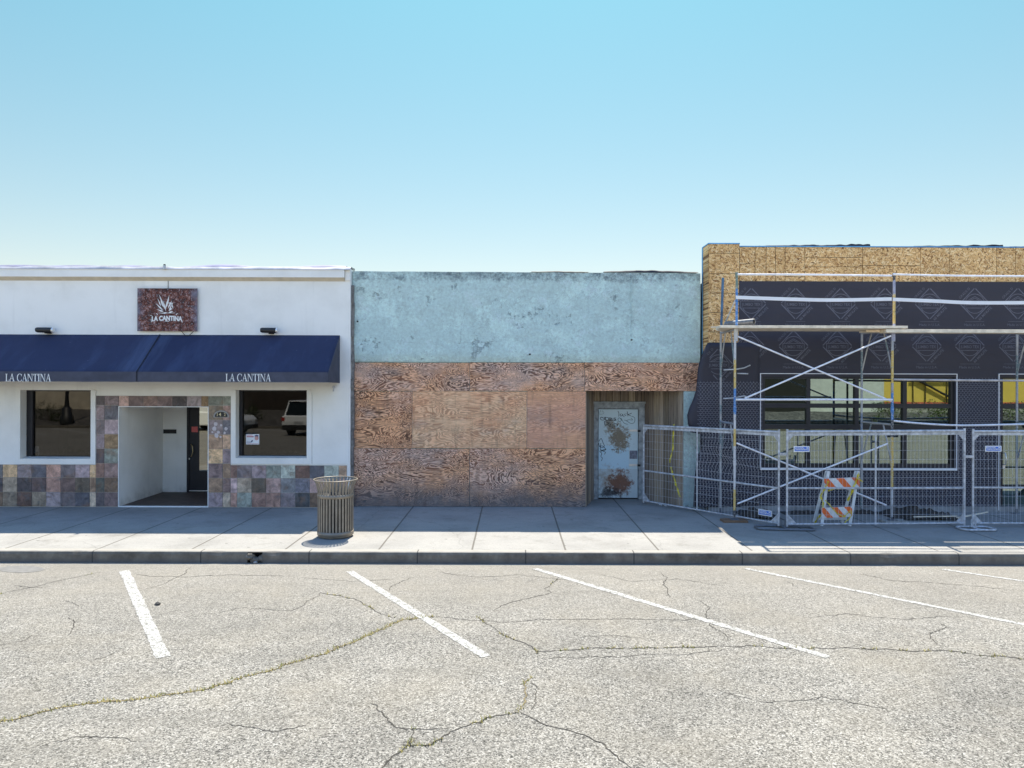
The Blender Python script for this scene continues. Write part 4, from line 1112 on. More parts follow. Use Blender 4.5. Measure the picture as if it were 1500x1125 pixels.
for a,b,ys in ((1083,1105.6,(362,387,416)),(1105.6,1121.7,(362,416)),(1121.7,1135.5,(362,416)),(1135.5,1149.6,(362,416)),(1149.6,1178.5,(362,405,416)),(1178.5,1263,(362,377,391,416)),(1263,1348,(362,389,416)),(1348,1390.6,(362,416)),(1390.6,1459.5,(362,416)),(1459.5,1487,(362,416)),(1487,1560,(362,416)),(1560,1660,(362,416)),(1660,1760,(362,416)),(1760,1860,(362,416)),(1860,1950,(362,416))):
    for c,d in zip(ys, ys[1:]): SH.append((a,b,c,d))
for a,b,c,d in SH:
    x0_, x1_ = PX(a,YO)+.0055, PX(b,YO)-.0055; pm = (a+b)/2
    z0_, z1_ = PZ(d,YO,1260)+.005, PZ(c,YO,1260)-.005
    y_ = YO+random.uniform(-.002,.002)
    m = MB(); m.box(x0_, x1_, y_, YO+.018, z0_, z1_); m.build('strand_board', 'osb', nb)
m = MB(); m.box(ox0-.001, ox0+.028, YO+.02, YO+.49, 3.2, ztc-.004); m.build('return_board', 'osb', nb)
m = MB()
m.box(ox0-.012, xc, YO-.012, YO+.5, ztc, ztc+.022); m.box(ox0-.014, ox0-.002, YO+.44, YO+.5, zs+.1, ztc)
m.box(xc+.001, ox1, YO-.010, YO+.30, zt, zt+.020)
m.build('coping', 'bluem', nb)
for a,b,h in ((1112,1200,.045),(1190,1275,.07),(1340,1470,.055),(1480,1580,.04)):
    m = MB(); n = 24
    pts = [(PX(a+(b-a)*i/n,YO), max(.008, h*(.35+.65*i/n)*(.8+.5*mnoise.noise((i*.4,a,0))))) for i in range(n+1)]
    for (xa,ha),(xb,hb) in zip(pts,pts[1:]):
        m.idx([(xa,YO+.02,zt+.02),(xb,YO+.02,zt+.02),(xb,YO+.03,zt+.02+hb),(xa,YO+.03,zt+.02+ha),(xb,YO+.6,zt+.02+hb),(xa,YO+.6,zt+.02+ha)], [(0,1,2,3),(3,2,4,5)], 0, True)
    m.build('roof_membrane', 'roofmem', nb)
# building paper
xp0 = PX(1082,YO); zp = PZ(412.5,YO,1260); zlow = PZ(502,YO,1060)
zfd = PZ(741,YO,1260)
m = MB(); m.wall(ox0-.02, ox1, zfd, zp, YO-.014, YO-.006, [w1, w2_, (ox0-.1, xp0, zlow, 9)]); pap = m.build('building_paper', 'paper', nb)
# upper sheet overlaps the lower one
m = MB(); m.box(xp0, ox1, YO-.019, YO-.0145, PZ(481,YO,1260), zp); m.build('paper_lap', 'paper', pap)
# printed emblem on the paper: one mesh, copied
e = MB()
def seg(p, q, w):
    A, B = Vector(p), Vector(q); n = Vector((-(B-A).y, (B-A).x)).normalized()*w/2
    e.face([(v.x, -.0002*(len(e.f) % 9), v.y) for v in (A-n, B-n, B+n, A+n)])
R = .31
dm = [(0,R*1.05),(R,0),(0,-R*1.05),(-R,0)]
for a, b in ((0,1),(1,2),(2,3),(3,0)):
    A, B = Vector(dm[a]), Vector(dm[b]); seg(A.lerp(B,.04), B.lerp(A,.04), .020)
ang = [math.radians(t) for t in range(0, 361, 15)]
for t0, t1 in zip(ang, ang[1:]):
    if -.09 < .2*math.sin((t0+t1)/2)-.0 < .075 : continue
    seg((.2*math.cos(t0), .2*math.sin(t0)), (.2*math.cos(t1), .2*math.sin(t1)), .014)
for p, q in (((-.22,-.09),(.22,-.09)),((-.22,.055),(.22,.055)),((-.22,-.09),(-.22,.055)),((.22,-.09),(.22,.055)),((-.15,.06),(0,.15)),((0,.15),(.15,.06)),((-.11,.055),(0,.118)),((0,.118),(.11,.055))): seg(p, q, .012)
v, f = text_polys('JUMBO TEX', .085, extrude=0, offset=.001, squeeze=.86); e.idx([(x,-.002,z-.018) for x,y,z in v], f)
v, f = text_polys('Made in U.S.A.', .075, extrude=0); e.idx([(x,-.002,z-.44) for x,y,z in v], f)
v, f = text_polys('60 MINUTE', .075, extrude=0, offset=.001); ca, sa = math.cos(.80), math.sin(.80); e.idx([(x*ca-z*sa+.215, -.002, x*sa+z*ca-.205) for x,y,z in v], f)
v, f = text_polys('GRADE D', .07, extrude=0); e.idx([(x*ca-z*sa-.215, -.002, x*sa+z*ca+.215) for x,y,z in v], f)
seg((-.2,-.37),(.2,-.37),.007)
em = e.build('printed_emblem', 'printink', pap)
def emblem(px, py, dy, first=False):
    o = em if first else em.copy()
    if not first: COL.objects.link(o); o.parent = pap; o.matrix_parent_inverse = em.matrix_parent_inverse.copy()
    x, z = P(px, py, YO); o.location = (x, YO-dy, z)
first = True
for px in (1100, 1165, 1231, 1296, 1361, 1427, 1490): emblem(px, 445, .0205, first); first = False
for px in (1098, 1162, 1226, 1291, 1357, 1420, 1484): emblem(px, 507, .0155)
emblem(1051, 534, .055)
# loose paper hanging over the left corner
m = MB(); rowsY = [(502,1037,0),(510,1032,.01),(522,1027,.02),(540,1022,.03),(560,1020.5,.035),(573,1019,.035),(585,1015,.05),(598,1009,.07),(608,1006,.09),(620,1007,.09),(633,1011,.07),(636,1028,.02),(645,1031,.015),(657,1029,.02),(666,1022,.03),(682,1020,.03),(700,1018,.03),(720,1017,.025),(742,1016,.02)]
n = 12; V = []
for py, pxl, bul in rowsY:
    z = PZ(py,YO,1040); xl_ = PX(pxl,YO-.03); xr_ = PX(1112,YO)
    for i in range(n+1):
        t = i/n; x = xl_+(xr_-xl_)*t**1.3
        y = YO-.024-bul*(1-t)**1.5-.020*(1-t)*(1+mnoise.noise((x*3.5, z*1.3, 5)))
        if i == 0: y += .05
        V.append((x, y, z))
m.idx(V, [(j*(n+1)+i, (j+1)*(n+1)+i, (j+1)*(n+1)+i+1, j*(n+1)+i+1) for j in range(len(rowsY)-1) for i in range(n)], 0, True)
o = m.build('loose_paper', 'paper', nb); sm = o.modifiers.new('Solid', 'SOLIDIFY'); sm.thickness = .003
# wire lath
lb = MB()
def lath(x0, x1, z0, z1, y, cell=.068):
    hx = cell; hz = cell*.62; r = 0; z = z0
    W = .0034
    def ed(p, q):
        A, B = Vector((p[0],0,p[1])), Vector((q[0],0,q[1])); d = (B-A).normalized(); nn = Vector((-d.z,0,d.x))*W/2
        yy = y-.008*(1+mnoise.noise((p[0]*1.5, p[1]*1.5, 2)))
        a1, a2, b1, b2 = A-nn, A+nn, B-nn, B+nn
        ma, mb_ = (A.x, yy-.0014, A.z), (B.x, yy-.0014, B.z)
        lb.face([(a1.x,yy,a1.z),(b1.x,yy,b1.z),mb_,ma]); lb.face([ma,mb_,(b2.x,yy,b2.z),(a2.x,yy,a2.z)])
    while z < z1:
        xo = x0+(hx/2 if r % 2 else 0); x = xo
        while x < x1:
            a = (x, z); b = (x+hx/2, z+hz*.35); c = (x-hx/2, z+hz*.35)
            ed(a, b); ed(a, c); ed(b, (b[0], b[1]+hz*.65)); x += hx
        z += hz; r += 1
lath(PX(1022,YO), w1[0]-.06, zfd, PZ(560,YO,1060), YO-.10)
lath(w1[0]-.06, w1[1]+.04, zfd, w1[2]-.09, YO-.024)
lath(w1[1]+.05, w2_[0]-.05, zfd, PZ(556,YO,1430), YO-.024)
lath(w2_[1]+.06, w2_[1]+.6, zfd, PZ(556,YO,1430), YO-.024)
lb.build('wire_lath', 'lath', nb)
# windows of the new building
def new_window(o, cols, rows_, name='window', door=False):
    a,b,c,d = o; ya, yb = YO+.02, YO+.12
    m = MB(); t = .045
    m.box(a,a+t*1.3,ya,yb,c,d); m.box(b-t*1.3,b,ya,yb,c,d); m.box(a+t*1.3,b-t*1.3,ya,yb,d-t,d); m.box(a+t*1.3,b-t*1.3,ya,yb,c,c+t*1.6)
    for x in cols: m.box(x-t*.9,x+t*.9,ya+.001,yb-.001,c+t*1.6,d-t)
    for z,h in rows_: 
        xs_ = [a+t*1.3]+[v for x in cols for v in (x-t*.9, x+t*.9)]+[b-t*1.3]
        for q in range(0,len(xs_),2): m.box(xs_[q],xs_[q+1],ya+.002,yb-.002,z-h,z+h)
    w = m.build(name, 'frame', nb)
    xs_ = [a+t*1.3]+[v for x in cols for v in (x-t*.9, x+t*.9)]+[b-t*1.3]
    zr = [c+t*1.6]+[v for z,h in sorted(rows_) for v in (z-h,z+h)]+[d-t]
    for q in range(0,len(xs_),2):
        for s in range(0,len(zr),2):
            p = MB(); p.face([(xs_[q]-.004,YO+.07,zr[s]-.004),(xs_[q+1]+.004,YO+.07,zr[s]-.004),(xs_[q+1]+.004,YO+.07,zr[s+1]+.004),(xs_[q]-.004,YO+.07,zr[s+1]+.004)]); p.build('pane', 'glass_r', w)
    return w
wn = new_window(w1, [PX(v,YO) for v in (1185,1256,1326.5)], [(PZ(594.5,YO,1260),.045),(PZ(625.5,YO,1260),.05)])
m = MB(); a,b,c,d = w1; s = .014
m.box(a-.06,b+.04,YO-.04,YO-.015,d+.055,d+.055+s); m.box(a-.06,a-.06+s,YO-.0395,YO-.015,c-.05,d+.055); m.box(b+.04-s,b+.04,YO-.0395,YO-.015,c-.05,d+.055)
m.build('casing_bead', 'whitebead', wn)
m = MB(); m.box(a-.06,b+.03,YO-.06,YO+.02,c-.055,c-.012); m.build('sill', 'whitebead', wn)
a,b,c,d = w2_
wd = new_window([a,b,c,d], [(a+b)/2], [(PZ(595,YO,1480),.05),(PZ(712,YO,1480),.02)], 'glazed_door')
m = MB(); m.box(a-.065,b+.05,YO-.04,YO-.015,d+.05,d+.05+s); m.box(a-.065,a-.065+s,YO-.0395,YO-.015,c,d+.05); m.build('casing_bead', 'whitebead', wd)
m = MB(); x, z = P(1470.5,672,YO); m.tube([(x,YO+.02,z+.12),(x,YO-.05,z+.12),(x+.015,YO-.055,z),(x,YO-.05,z-.12),(x,YO+.02,z-.12)], .012, 8); m.box(x-.03,x+.02,YO-.01,YO+.018,z-.20,z-.13); m.build('handle', 'chrome', wd)
# strip of exposed footing and soil
m = MB(); m.box(ox0, ox1, YO-.03, YO+.018, SW-.02, zfd-.004); m.build('footing', 'found', nb)
# interior back wall so that the glass looks into a room
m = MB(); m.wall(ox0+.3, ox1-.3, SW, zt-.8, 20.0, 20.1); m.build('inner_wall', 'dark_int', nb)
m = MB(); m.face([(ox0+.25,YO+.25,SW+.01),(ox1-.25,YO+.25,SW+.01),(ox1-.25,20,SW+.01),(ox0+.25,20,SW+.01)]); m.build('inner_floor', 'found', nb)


# ------------------------------------------------------------------ scaffold
SF, SR = 14.0, 14.95                       # front and rear post depth
scx = [PX(1076.5,SF), PX(1307,SF), PX(1307,SF)+3.03]
rdx = [0.0, -.13, 0.0]
ztop = PZ(481,SF,1200)
sca = thing('scaffold', 'worn steel scaffold tower with cross braces along the black papered wall', 'scaffold', (scx[1], SF, SW))
def frame(k):
    xf, xr = scx[k], scx[k]+rdx[k]
    m = MB()
    h0 = SW+.10
    m.tube([(xf,SF,h0),(xf,SF,ztop+.0)], .024, 10); m.tube([(xr,SR,h0),(xr,SR,ztop)], .022, 10, 1)
    for z in (h0+1.02, ztop-1.55):      # sleeves
        m.tube([(xf,SF,z-.05),(xf,SF,z+.05)], .031, 10)
    pf = 'post_f' if k == 0 else 'post_f2'
    fr = m.build('scaffold_frame', [pf,'post_r'], sca)
    m = MB()
    m.tube([(xf,SF,ztop-.03),(xr,SR,ztop-.03)], .021, 8); m.build('ledger', 'post_r', fr)
    def mid(t, z): return (xf+(xr-xf)*t, SF+(SR-SF)*t, z)
    for zt_ in (ztop-.03, ztop-1.83):
        m = MB(); m.tube([mid(.28,zt_), mid(.14,zt_-.38), mid(.02,zt_-.75)], .014, 8); m.build('strut', 'post_r', fr)
        m = MB(); m.tube([mid(.66,zt_), mid(.84,zt_-.38), mid(.98,zt_-.75)], .014, 8); m.build('strut', 'post_r', fr)
    m = MB(); m.tube([mid(0,ztop-1.83), mid(1,ztop-1.83)], .021, 8); m.build('ledger', 'post_r', fr)
    m = MB(); m.tube([(xf,SF,SW+.045),(xf,SF,h0)], .017, 8); m.box(xf-.075,xf+.075,SF-.075,SF+.075,SW+.041,SW+.049); m.build('base_jack', 'galv_d', fr)
    m = MB(); m.tube([(xr,SR,SW+.005),(xr,SR,h0)], .017, 8); m.box(xr-.075,xr+.075,SR-.075,SR+.075,SW+.001,SW+.009); m.build('base_jack', 'galv_d', fr)
    m = MB(); zg = PZ(401,SF,1200)
    m.tube([(xf+.03,SF,ztop-.25),(xf+.03,SF,zg)], .024, 10); m.tube([(xf+.03,SF,zg-.06),(xf+.03,SF,zg+.02)], .03, 10)
    m.build('guard_post', pf, fr)
    return fr
frames = [frame(k) for k in range(3)]
# rear guard post and raking brace at the left end
m = MB(); a = P(1059,407,SR); b = P(1056.5,466,SR); m.tube([(b[0],SR,b[1]-.25),(a[0],SR,a[1])], .026, 10); m.build('guard_post', plain('blue_green_paint', (.06,.14,.24), .55, 0, .5, 5), sca)
m = MB(); a = P(1077,440,SF+.05); b = P(1060,478,SR-.1); m.tube([(a[0],SF+.05,a[1]),(b[0],SR-.1,b[1])], .015, 8); m.build('raking_brace', 'galv', sca)
def tubepx(p, q, ya, yb, r=.016, n=8, wav=0):
    a = P(*p,ya); b = P(*q,yb); A, B = Vector((a[0],ya,a[1])), Vector((b[0],yb,b[1]))
    return [A.lerp(B, i/10)+Vector((0,0,-wav*math.sin(PI*i/10))) for i in range(11)]
for p, q, ya, yb in (((1081,493),(1306,588),SF-.03,SF-.03),((1091,583.5),(1305,492),SF-.045,SF-.045),((1079,649),(1298,740),SF-.03,SF-.03),((1080,738),(1300,650),SF-.045,SF-.045)):
    m = MB(); m.tube(tubepx(p,q,ya,yb), .0165, 8); m.build('cross_brace', 'brace', sca)
for p, q, ya, yb in (((1309,493),(1540,590),SR-.05,SR-.05),):
    pass
def rail(pts, Y, name, mat, flat=False, r=.016):
    m = MB(); path = []
    P3 = [Vector((*P(x,y,Y),)) for x,y in pts]
    for i in range(len(P3)-1):
        p0,p1,p2,p3 = P3[max(i-1,0)],P3[i],P3[i+1],P3[min(i+2,len(P3)-1)]
        for s_ in range(8):
            t = s_/8; v = .5*((2*p1)+(p2-p0)*t+(2*p0-5*p1+4*p2-p3)*t*t+(3*p1-p0-3*p2+p3)*t**3); path.append((v.x, Y, v.y))
    path.append((P3[-1].x, Y, P3[-1].y))
    if flat:
        vs = []; fs = []
        for i, (x,y,z) in enumerate(path): vs += [(x,y-.008,z-.032),(x,y-.008,z+.032),(x,y+.008,z+.032),(x,y+.008,z-.032)]
        for i in range(len(path)-1):
            for k in range(4): fs.append((i*4+k, (i+1)*4+k, (i+1)*4+(k+1)%4, i*4+(k+1)%4))
        m.idx(vs, fs, 0); m.face(vs[:4]); m.face(vs[-4:][::-1])
    else: m.tube(path, r, 8)
    return m.build(name, mat, sca)
rust = plain('rust_speckled_tube', (.50,.46,.44), .55, .2, .35, 6)
rail([(1080,402),(1190,402.5),(1306,404)], SF-.03, 'guard_rail', 'brace', False, .019)
rail([(1308,402),(1400,404),(1560,405)], SF-.03, 'guard_rail', 'brace', False, .019)
rail([(1078,435.5),(1150,438),(1220,439.5),(1306,438)], SF-.045, 'guard_rail', 'whitebead', True)
rail([(1308,438.5),(1370,441),(1430,443.5),(1560,443)], SF-.045, 'guard_rail', 'whitebead', True)
rail([(1078,585.3),(1307,585.5)], SF-.065, 'horizontal_brace', 'brace', False, .021)
rail([(1309,556),(1400,557),(1560,558)], SF-.03, 'horizontal_brace', rust, False, .021)
rail([(1309,616.5),(1345,620),(1400,623),(1450,622.5),(1560,620)], SF-.03, 'horizontal_brace', 'brace', False, .019)
for pts in ([(1060,542),(1078,541),(1090,539),(1099,535)], [(1059,584),(1075,583),(1090,580),(1097,583)], [(1080,547),(1096,547.5)]):
    m = MB(); m.tube([(*(lambda a: (a[0], SR-.1-.06*i, a[1]))(P(x,y,SR-.1-.06*i)),) for i,(x,y) in enumerate(pts)], .013, 8); m.build('brace_pin', 'galv', sca)
# planks laid on the frames
def plank(xa, xb, y0, y1, z, th, label, dz=0.0):
    m = MB()
    n = 12
    for i in range(n):
        a, b = xa+(xb-xa)*i/n, xa+(xb-xa)*(i+1)/n
    m.box(xa, xb, y0, y1, z, z+th)
    o = m.build('scaffold_plank', 'plank', None, .004)
    return tag(o, label, 'plank', 'planks laid on the scaffold')
zp0 = ztop-.007
plank(PX(1052,SF), PX(1324,SF), SF-.14, SF+.13, zp0, .050, 'long timber plank on the outer edge of the scaffold, carrying the grey roll')
plank(scx[1]-.18, PX(1600,SF), SF-.125, SF+.125, zp0-.078, .065, 'long timber plank on the outer edge of the scaffold, above the glazed door')
plank(scx[0]-.25, scx[1]+.15, SF+.16, SF+.42, zp0+.001, .045, 'timber plank in the middle of the scaffold bay that carries the grey roll')
plank(scx[0]-.15, scx[1]+.20, SF+.46, SF+.72, zp0+.001, .045, 'timber plank nearest the black wall on the scaffold bay with the grey roll')
plank(scx[1]-.40, scx[2]+.15, SF+.20, SF+.50, zp0-.045, .040, 'timber plank nearest the black wall on the scaffold bay above the glazed door')
m = MB(); a = P(1064,475.5,SF+.45); b = P(1104,472,SF+.02)
m.tube([(a[0],SF+.45,zp0+.12),(b[0],SF-.02,zp0+.135)], .055, 12, 0); m.tube([(b[0]-.003,SF-.022,zp0+.135),(b[0]+.004,SF-.027,zp0+.135)], .047, 12, 1)
tag(m.build('paper_roll', ['galv_d','black']), 'grey roll with a dark end lying on the end of the scaffold planks', 'roll')
m = MB(); a = PX(1040,SR-.3); m.bar((a,SR-.35,zp0+.07),(a+.55,SR-.5,zp0+.075), .09, .02); tag(m.build('timber_offcut', 'plank'), 'thin timber offcut sticking out of the scaffold towards the blue building', 'timber')
# sole boards
m = MB(); m.box(scx[0]-.24,scx[0]+.22,SF-.13,SF+.13,SW+.001,SW+.040); tag(m.build('sole_board', plain('brown_sole_board', (.22,.13,.075), .8, 0, .3, 9)), 'brown timber sole board under the scaffold post nearest the loose black paper', 'board')
m = MB(); m.box(scx[1]-.20,scx[1]+.24,SF-.16,SF+.13,SW+.001,SW+.040); tag(m.build('sole_board', plain('grey_sole_board', (.33,.32,.29), .8, 0, .3, 9)), 'grey square sole board under the scaffold post beside the striped barricade', 'board')
m = MB(); m.box(scx[2]-.20,scx[2]+.24,SF-.16,SF+.13,SW+.001,SW+.040); tag(m.build('sole_board', 'plank'), 'timber sole board under the scaffold post by the glazed door', 'board')

# ------------------------------------------------------------------ fence panels
def fence_panel(A, B, h0, h1, label, mids=(), warp=0.0, seed=1):
    A, B = Vector((A[0],A[1],0)), Vector((B[0],B[1],0)); d = (B-A).normalized(); L = (B-A).length; nrm = Vector((d.y,-d.x,0))
    t = thing('mesh_fence', label, 'fence panel', (A.x, A.y, SW), 'mesh fence panels round the building site')
    zb, zt_ = SW+.055, None
    def q(s, z, o=0.0): v = A+d*s+nrm*o; return (v.x, v.y, z)
    def top(s): return SW+h0+(h1-h0)*s/L
    m = MB(); r = .021
    m.tube([q(.03,SW+.03),q(.03,top(0))], r, 10); m.tube([q(L-.03,SW+.03),q(L-.03,top(L))], r, 10)
    m.tube([q(.03,zb+.02),q(L-.03,zb+.02)], .017, 10); m.tube([q(.03,top(0)-.045),q(L*.4,top(L*.4)-.045),q(L-.03,top(L)-.045)], .024, 10)
    m.bar(q(.05,top(0)-.095,-.004),q(L-.05,top(L)-.095,-.004), .022, .045)
    f = m.build('frame', 'galv', t)
    m = MB(); zm = SW+.73
    m.tube([q(.03,zm),q(L-.03,zm-.01)], .019, 10); m.build('mid_rail', 'galv', t)
    for s in mids:
        m = MB(); m.tube([q(s,zb),q(s,top(s)-.06)], .016, 10); m.build('mid_post', 'galv', t)
    for s, sg_ in ((.05,1),(L-.05,-1)):
        m = MB()
        m.face([q(s,zb+.03,.004),q(s+sg_*.16,zb+.03,.004),q(s,zb+.19,.004)]); m.face([q(s,zb+.19,-.004),q(s+sg_*.16,zb+.03,-.004),q(s,zb+.03,-.004)])
        m.build('corner_gusset', 'galv', t); m = MB()
        m.face([q(s,top(s)-.08,.004),q(s,top(s)-.22,.004),q(s+sg_*.12,top(s)-.08,.004)]); m.face([q(s+sg_*.12,top(s)-.08,-.004),q(s,top(s)-.22,-.004),q(s,top(s)-.08,-.004)])
        m.build('corner_gusset', 'galv', t)
    m = MB(); nv = int(L/.074)
    def bul(s, z):
        if not warp: return (0.006*mnoise.noise((s*2,z*2,seed)), .004*mnoise.noise((s*3,z*3,seed+9)))
        k = math.exp(-((s-2.25)/.55)**2)*max(0, math.sin(PI*min(1,max(0,(z-SW-.5)/1.25))))
        w_ = math.sin(z*17+s*2.2)*.030*k*warp
        return (w_+.008*mnoise.noise((s*2,z*2,seed)), .10*k*warp*math.sin(z*9+s*3))
    nz = 22 if warp else 6
    for i in range(1, nv):
        s = L*i/nv; pts = []
        for j in range(nz+1):
            z = zb+.02+(top(s)-.06-zb-.02)*j/nz; o1, o2 = bul(s,z); pts.append(q(s+o1, z, .020+o2))
        m.tube(pts, .0019, 4, 0, False)
    nh = 10
    for j in range(1, nh):
        pts = []
        for i in range(0, 41):
            s = .03+(L-.06)*i/40; z = zb+.02+(top(s)-.06-zb-.02)*j/nh; o1, o2 = bul(s,z); pts.append(q(s, z+o1*.8, .016+o2))
        m.tube(pts, .0019, 4, 0, False)
    m.build('mesh_infill', 'wire', t)
    return t
fence_panel((2.86,16.05), (4.90,13.40), 1.76, 1.79, 'mesh fence panel angled from the plywood entry out to the scaffold, its wires bent', (1.47,), 1.0, 1)
fence_panel((4.98,13.36), (8.36,13.52), 1.80, 1.82, 'straight mesh fence panel in front of the striped barricade', (1.68,), 0, 2)
fence_panel((8.46,13.52), (11.9,13.55), 1.81, 1.82, 'mesh fence panel in front of the glazed door with a blue sign', (1.7,), 0, 3)
for (xc_, yc_, mat_, lab) in ((4.94,13.30,'galv_d','dark tubular fence stand where the angled fence meets the straight fence'), (8.41,13.30,'galv','pale tubular fence stand between the wide window and the glazed door')):
    t = thing('fence_stand', lab, 'fence stand', (xc_, yc_, SW), 'tubular stands under the fence joints')
    m = MB(); w_, d_ = (.50,.17) if xc_ < 6 else (.30,.16); rot = -.10 if xc_ < 6 else 0
    pts = []
    for cx_, cy_, a0 in ((w_-.1,-d_+.1,-90),(w_-.1,d_-.1,0),(-w_+.1,d_-.1,90),(-w_+.1,-d_+.1,180)):
        for k in range(6):
            a = math.radians(a0+18*k); x, y = cx_+.1*math.cos(a), cy_+.1*math.sin(a)
            pts.append((xc_+x*math.cos(rot)-y*math.sin(rot), yc_+x*math.sin(rot)+y*math.cos(rot), SW+.022))
    m.tube(pts, .019, 8, 0, True, True); m.build('base_loop', mat_, t)
    m = MB(); m.bar((xc_,yc_-d_,SW+.028),(xc_,yc_+d_,SW+.028), .05, .012); m.tube([(xc_-.035,yc_+.07,SW+.03),(xc_-.035,yc_+.07,SW+.17)], .014, 8); m.tube([(xc_+.035,yc_+.07,SW+.03),(xc_+.035,yc_+.07,SW+.17)], .014, 8); m.build('socket', mat_, t)
for (xc_, z, lab) in ((4.94,1.35+SW,'steel clamp joining the angled fence panel to the straight one'),(8.41,1.3+SW,'steel clamp joining the fence panels between the wide window and glazed door')):
    m = MB(); yc_ = 13.37 if xc_ < 6 else 13.52
    m.bar((xc_-.08,yc_-.026,z),(xc_+.08,yc_-.026,z), .012, .045); m.bar((xc_-.08,yc_+.026,z),(xc_+.08,yc_+.026,z), .012, .045); m.bar((xc_,yc_-.03,z),(xc_,yc_+.03,z), .012, .03); m.tube([(xc_,yc_-.045,z),(xc_,yc_+.045,z)], .009, 8)
    tag(m.build('fence_clamp', 'galv'), lab, 'clamp')
# blue hire signs on the fence
def fence_sign(corner_px, Ya, Yb, label, first):
    (x0p,y0p),(x1p,y1p) = corner_px          # top-left and bottom-right
    h = .13 if first else .13
    a = P(x0p,y0p,Ya); A = Vector((a[0],Ya,a[1])); b_ = PX(x1p,Yb)
    B = Vector((b_,Yb,A.z)); d = (B-A).normalized(); w_ = (B-A).length; nrm = Vector((d.y,-d.x,0))
    zb_ = PZ(y1p,Yb,x1p); hh = A.z-zb_
    t = thing('fence_sign', label, 'sign', tuple(A), 'blue rental signs on the fence')
    def tr(m):
        m.v = [tuple(A+d*x+nrm*(-y)+Vector((0,0,z-hh))) for x,y,z in m.v]; return m
    m = MB(); m.box(0,w_,-.006,0,0,hh); tr(m).build('backing', 'white', t)
    m = MB(); m.box(w_*.06,w_*.94,-.0085,-.0065,hh*.15,hh*.86); tr(m).build('panel', 'fsb', t)
    m = MB(); add_text(m, 'NATIONAL', hh*.34, (w_*.34,-.0105,hh*.68), extrude=.001, offset=.0006); add_text(m, 'CONSTRUCTION RENTALS', hh*.30, (w_*.5,-.0105,hh*.40), extrude=.001, offset=.0008, squeeze=min(1, .80*w_/(hh*.30*12.4)))
    m.box(w_*.80,w_*.90,-.0105,-.009,hh*.60,hh*.78)
    tr(m).build('lettering', 'ink', t)
nA = Vector((2.86,16.05,0)); 
ys1 = 16.05+(13.40-16.05)*((4.62-2.86)/2.04)
fence_sign(((1111,745.2),(1131,757)), 13.75, 13.52, 'small blue and white sign low on the angled fence panel', True)
fence_sign(((1162.5,653.5),(1186,662)), 13.32, 13.325, 'small blue and white sign high on the fence panel with the barricade', True)
fence_sign(((1443,653),(1467,661.5)), 13.47, 13.475, 'small blue and white sign on the fence panel before the glazed door', True)

# ------------------------------------------------------------------ barricade
br = thing('barricade', 'folding A-frame barricade with orange and white striped boards behind the fence', 'barricade', (*GP(1222,770,SW), SW))
def PT(px, py, Y): a = P(px,py,Y); return Vector((a[0],Y,a[1]))
yb0, yt0, ybr = 13.60, 13.74, 13.95
legs = [(PT(1203.5,771,yb0),PT(1213.5,690,yt0)),(PT(1244.5,771,yb0),PT(1257.5,690,yt0)),(PT(1192.5,763.5,ybr),PT(1211,690,yt0+.05)),(PT(1233,764,ybr),PT(1254,690,yt0+.05))]
for a, b in legs:
    a = Vector((a.x,a.y,SW+.001)); m = MB(); m.bar(a,b,.052,.026,0,(0,1,0)); m.build('leg', 'barw', br, .003)
def brboard(p0, p1, hgt, Yf, n, ph):
    a, b = PT(*p0,Yf), PT(*p1,Yf)
    m = MB(); d = b-a; L = d.length; d.normalize(); u = Vector((0,0,1))
    nrm = Vector((0,-1,0))
    def pt(s, z, o): return a+d*s+u*(z)+nrm*o
    m.idx([pt(0,0,0),pt(L,0,0),pt(L,hgt,0),pt(0,hgt,0),pt(0,0,-.02),pt(L,0,-.02),pt(L,hgt,-.02),pt(0,hgt,-.02)], [(0,1,2,3),(5,4,7,6),(1,5,6,2),(4,0,3,7),(3,2,6,7),(4,5,1,0)])
    sw = L/n
    for k in range(-2, n*2):
        s0 = (k+ph)*sw*1.05
        if k % 2: continue
        # stripe leaning down to the right, clipped to the board
        poly = [(s0,hgt),(s0+sw*1.05,hgt),(s0+sw*1.05+hgt*.85,0),(s0+hgt*.85,0)]
        def clip(poly, f, lim):
            out = []
            for i in range(len(poly)):
                p, q = poly[i], poly[(i+1)%len(poly)]
                ip, iq = f*(lim-p[0]) >= 0, f*(lim-q[0]) >= 0
                if ip: out.append(p)
                if ip != iq:
                    t_ = (lim-p[0])/(q[0]-p[0]); out.append((lim, p[1]+(q[1]-p[1])*t_))
            return out
        poly = clip(poly, 1, L-.003)
        if len(poly) > 2: poly = clip(poly, -1, .003)
        if len(poly) < 3: continue
        m.face([pt(s,z,.0015) for s,z in poly][::-1], 1)
    m.build('striped_board', ['barw','baro'], br)
brboard((1207,716),(1259.5,713.5), .185, 13.64, 5, -.4)
brboard((1203.5,759),(1248.5,757), .19, 13.59, 5, -.55)
m = MB(); a, b = PT(1200,757,13.86), PT(1240,757,13.86); m.bar(a,b,.02,.11); m.build('rear_rail', 'barw', br)
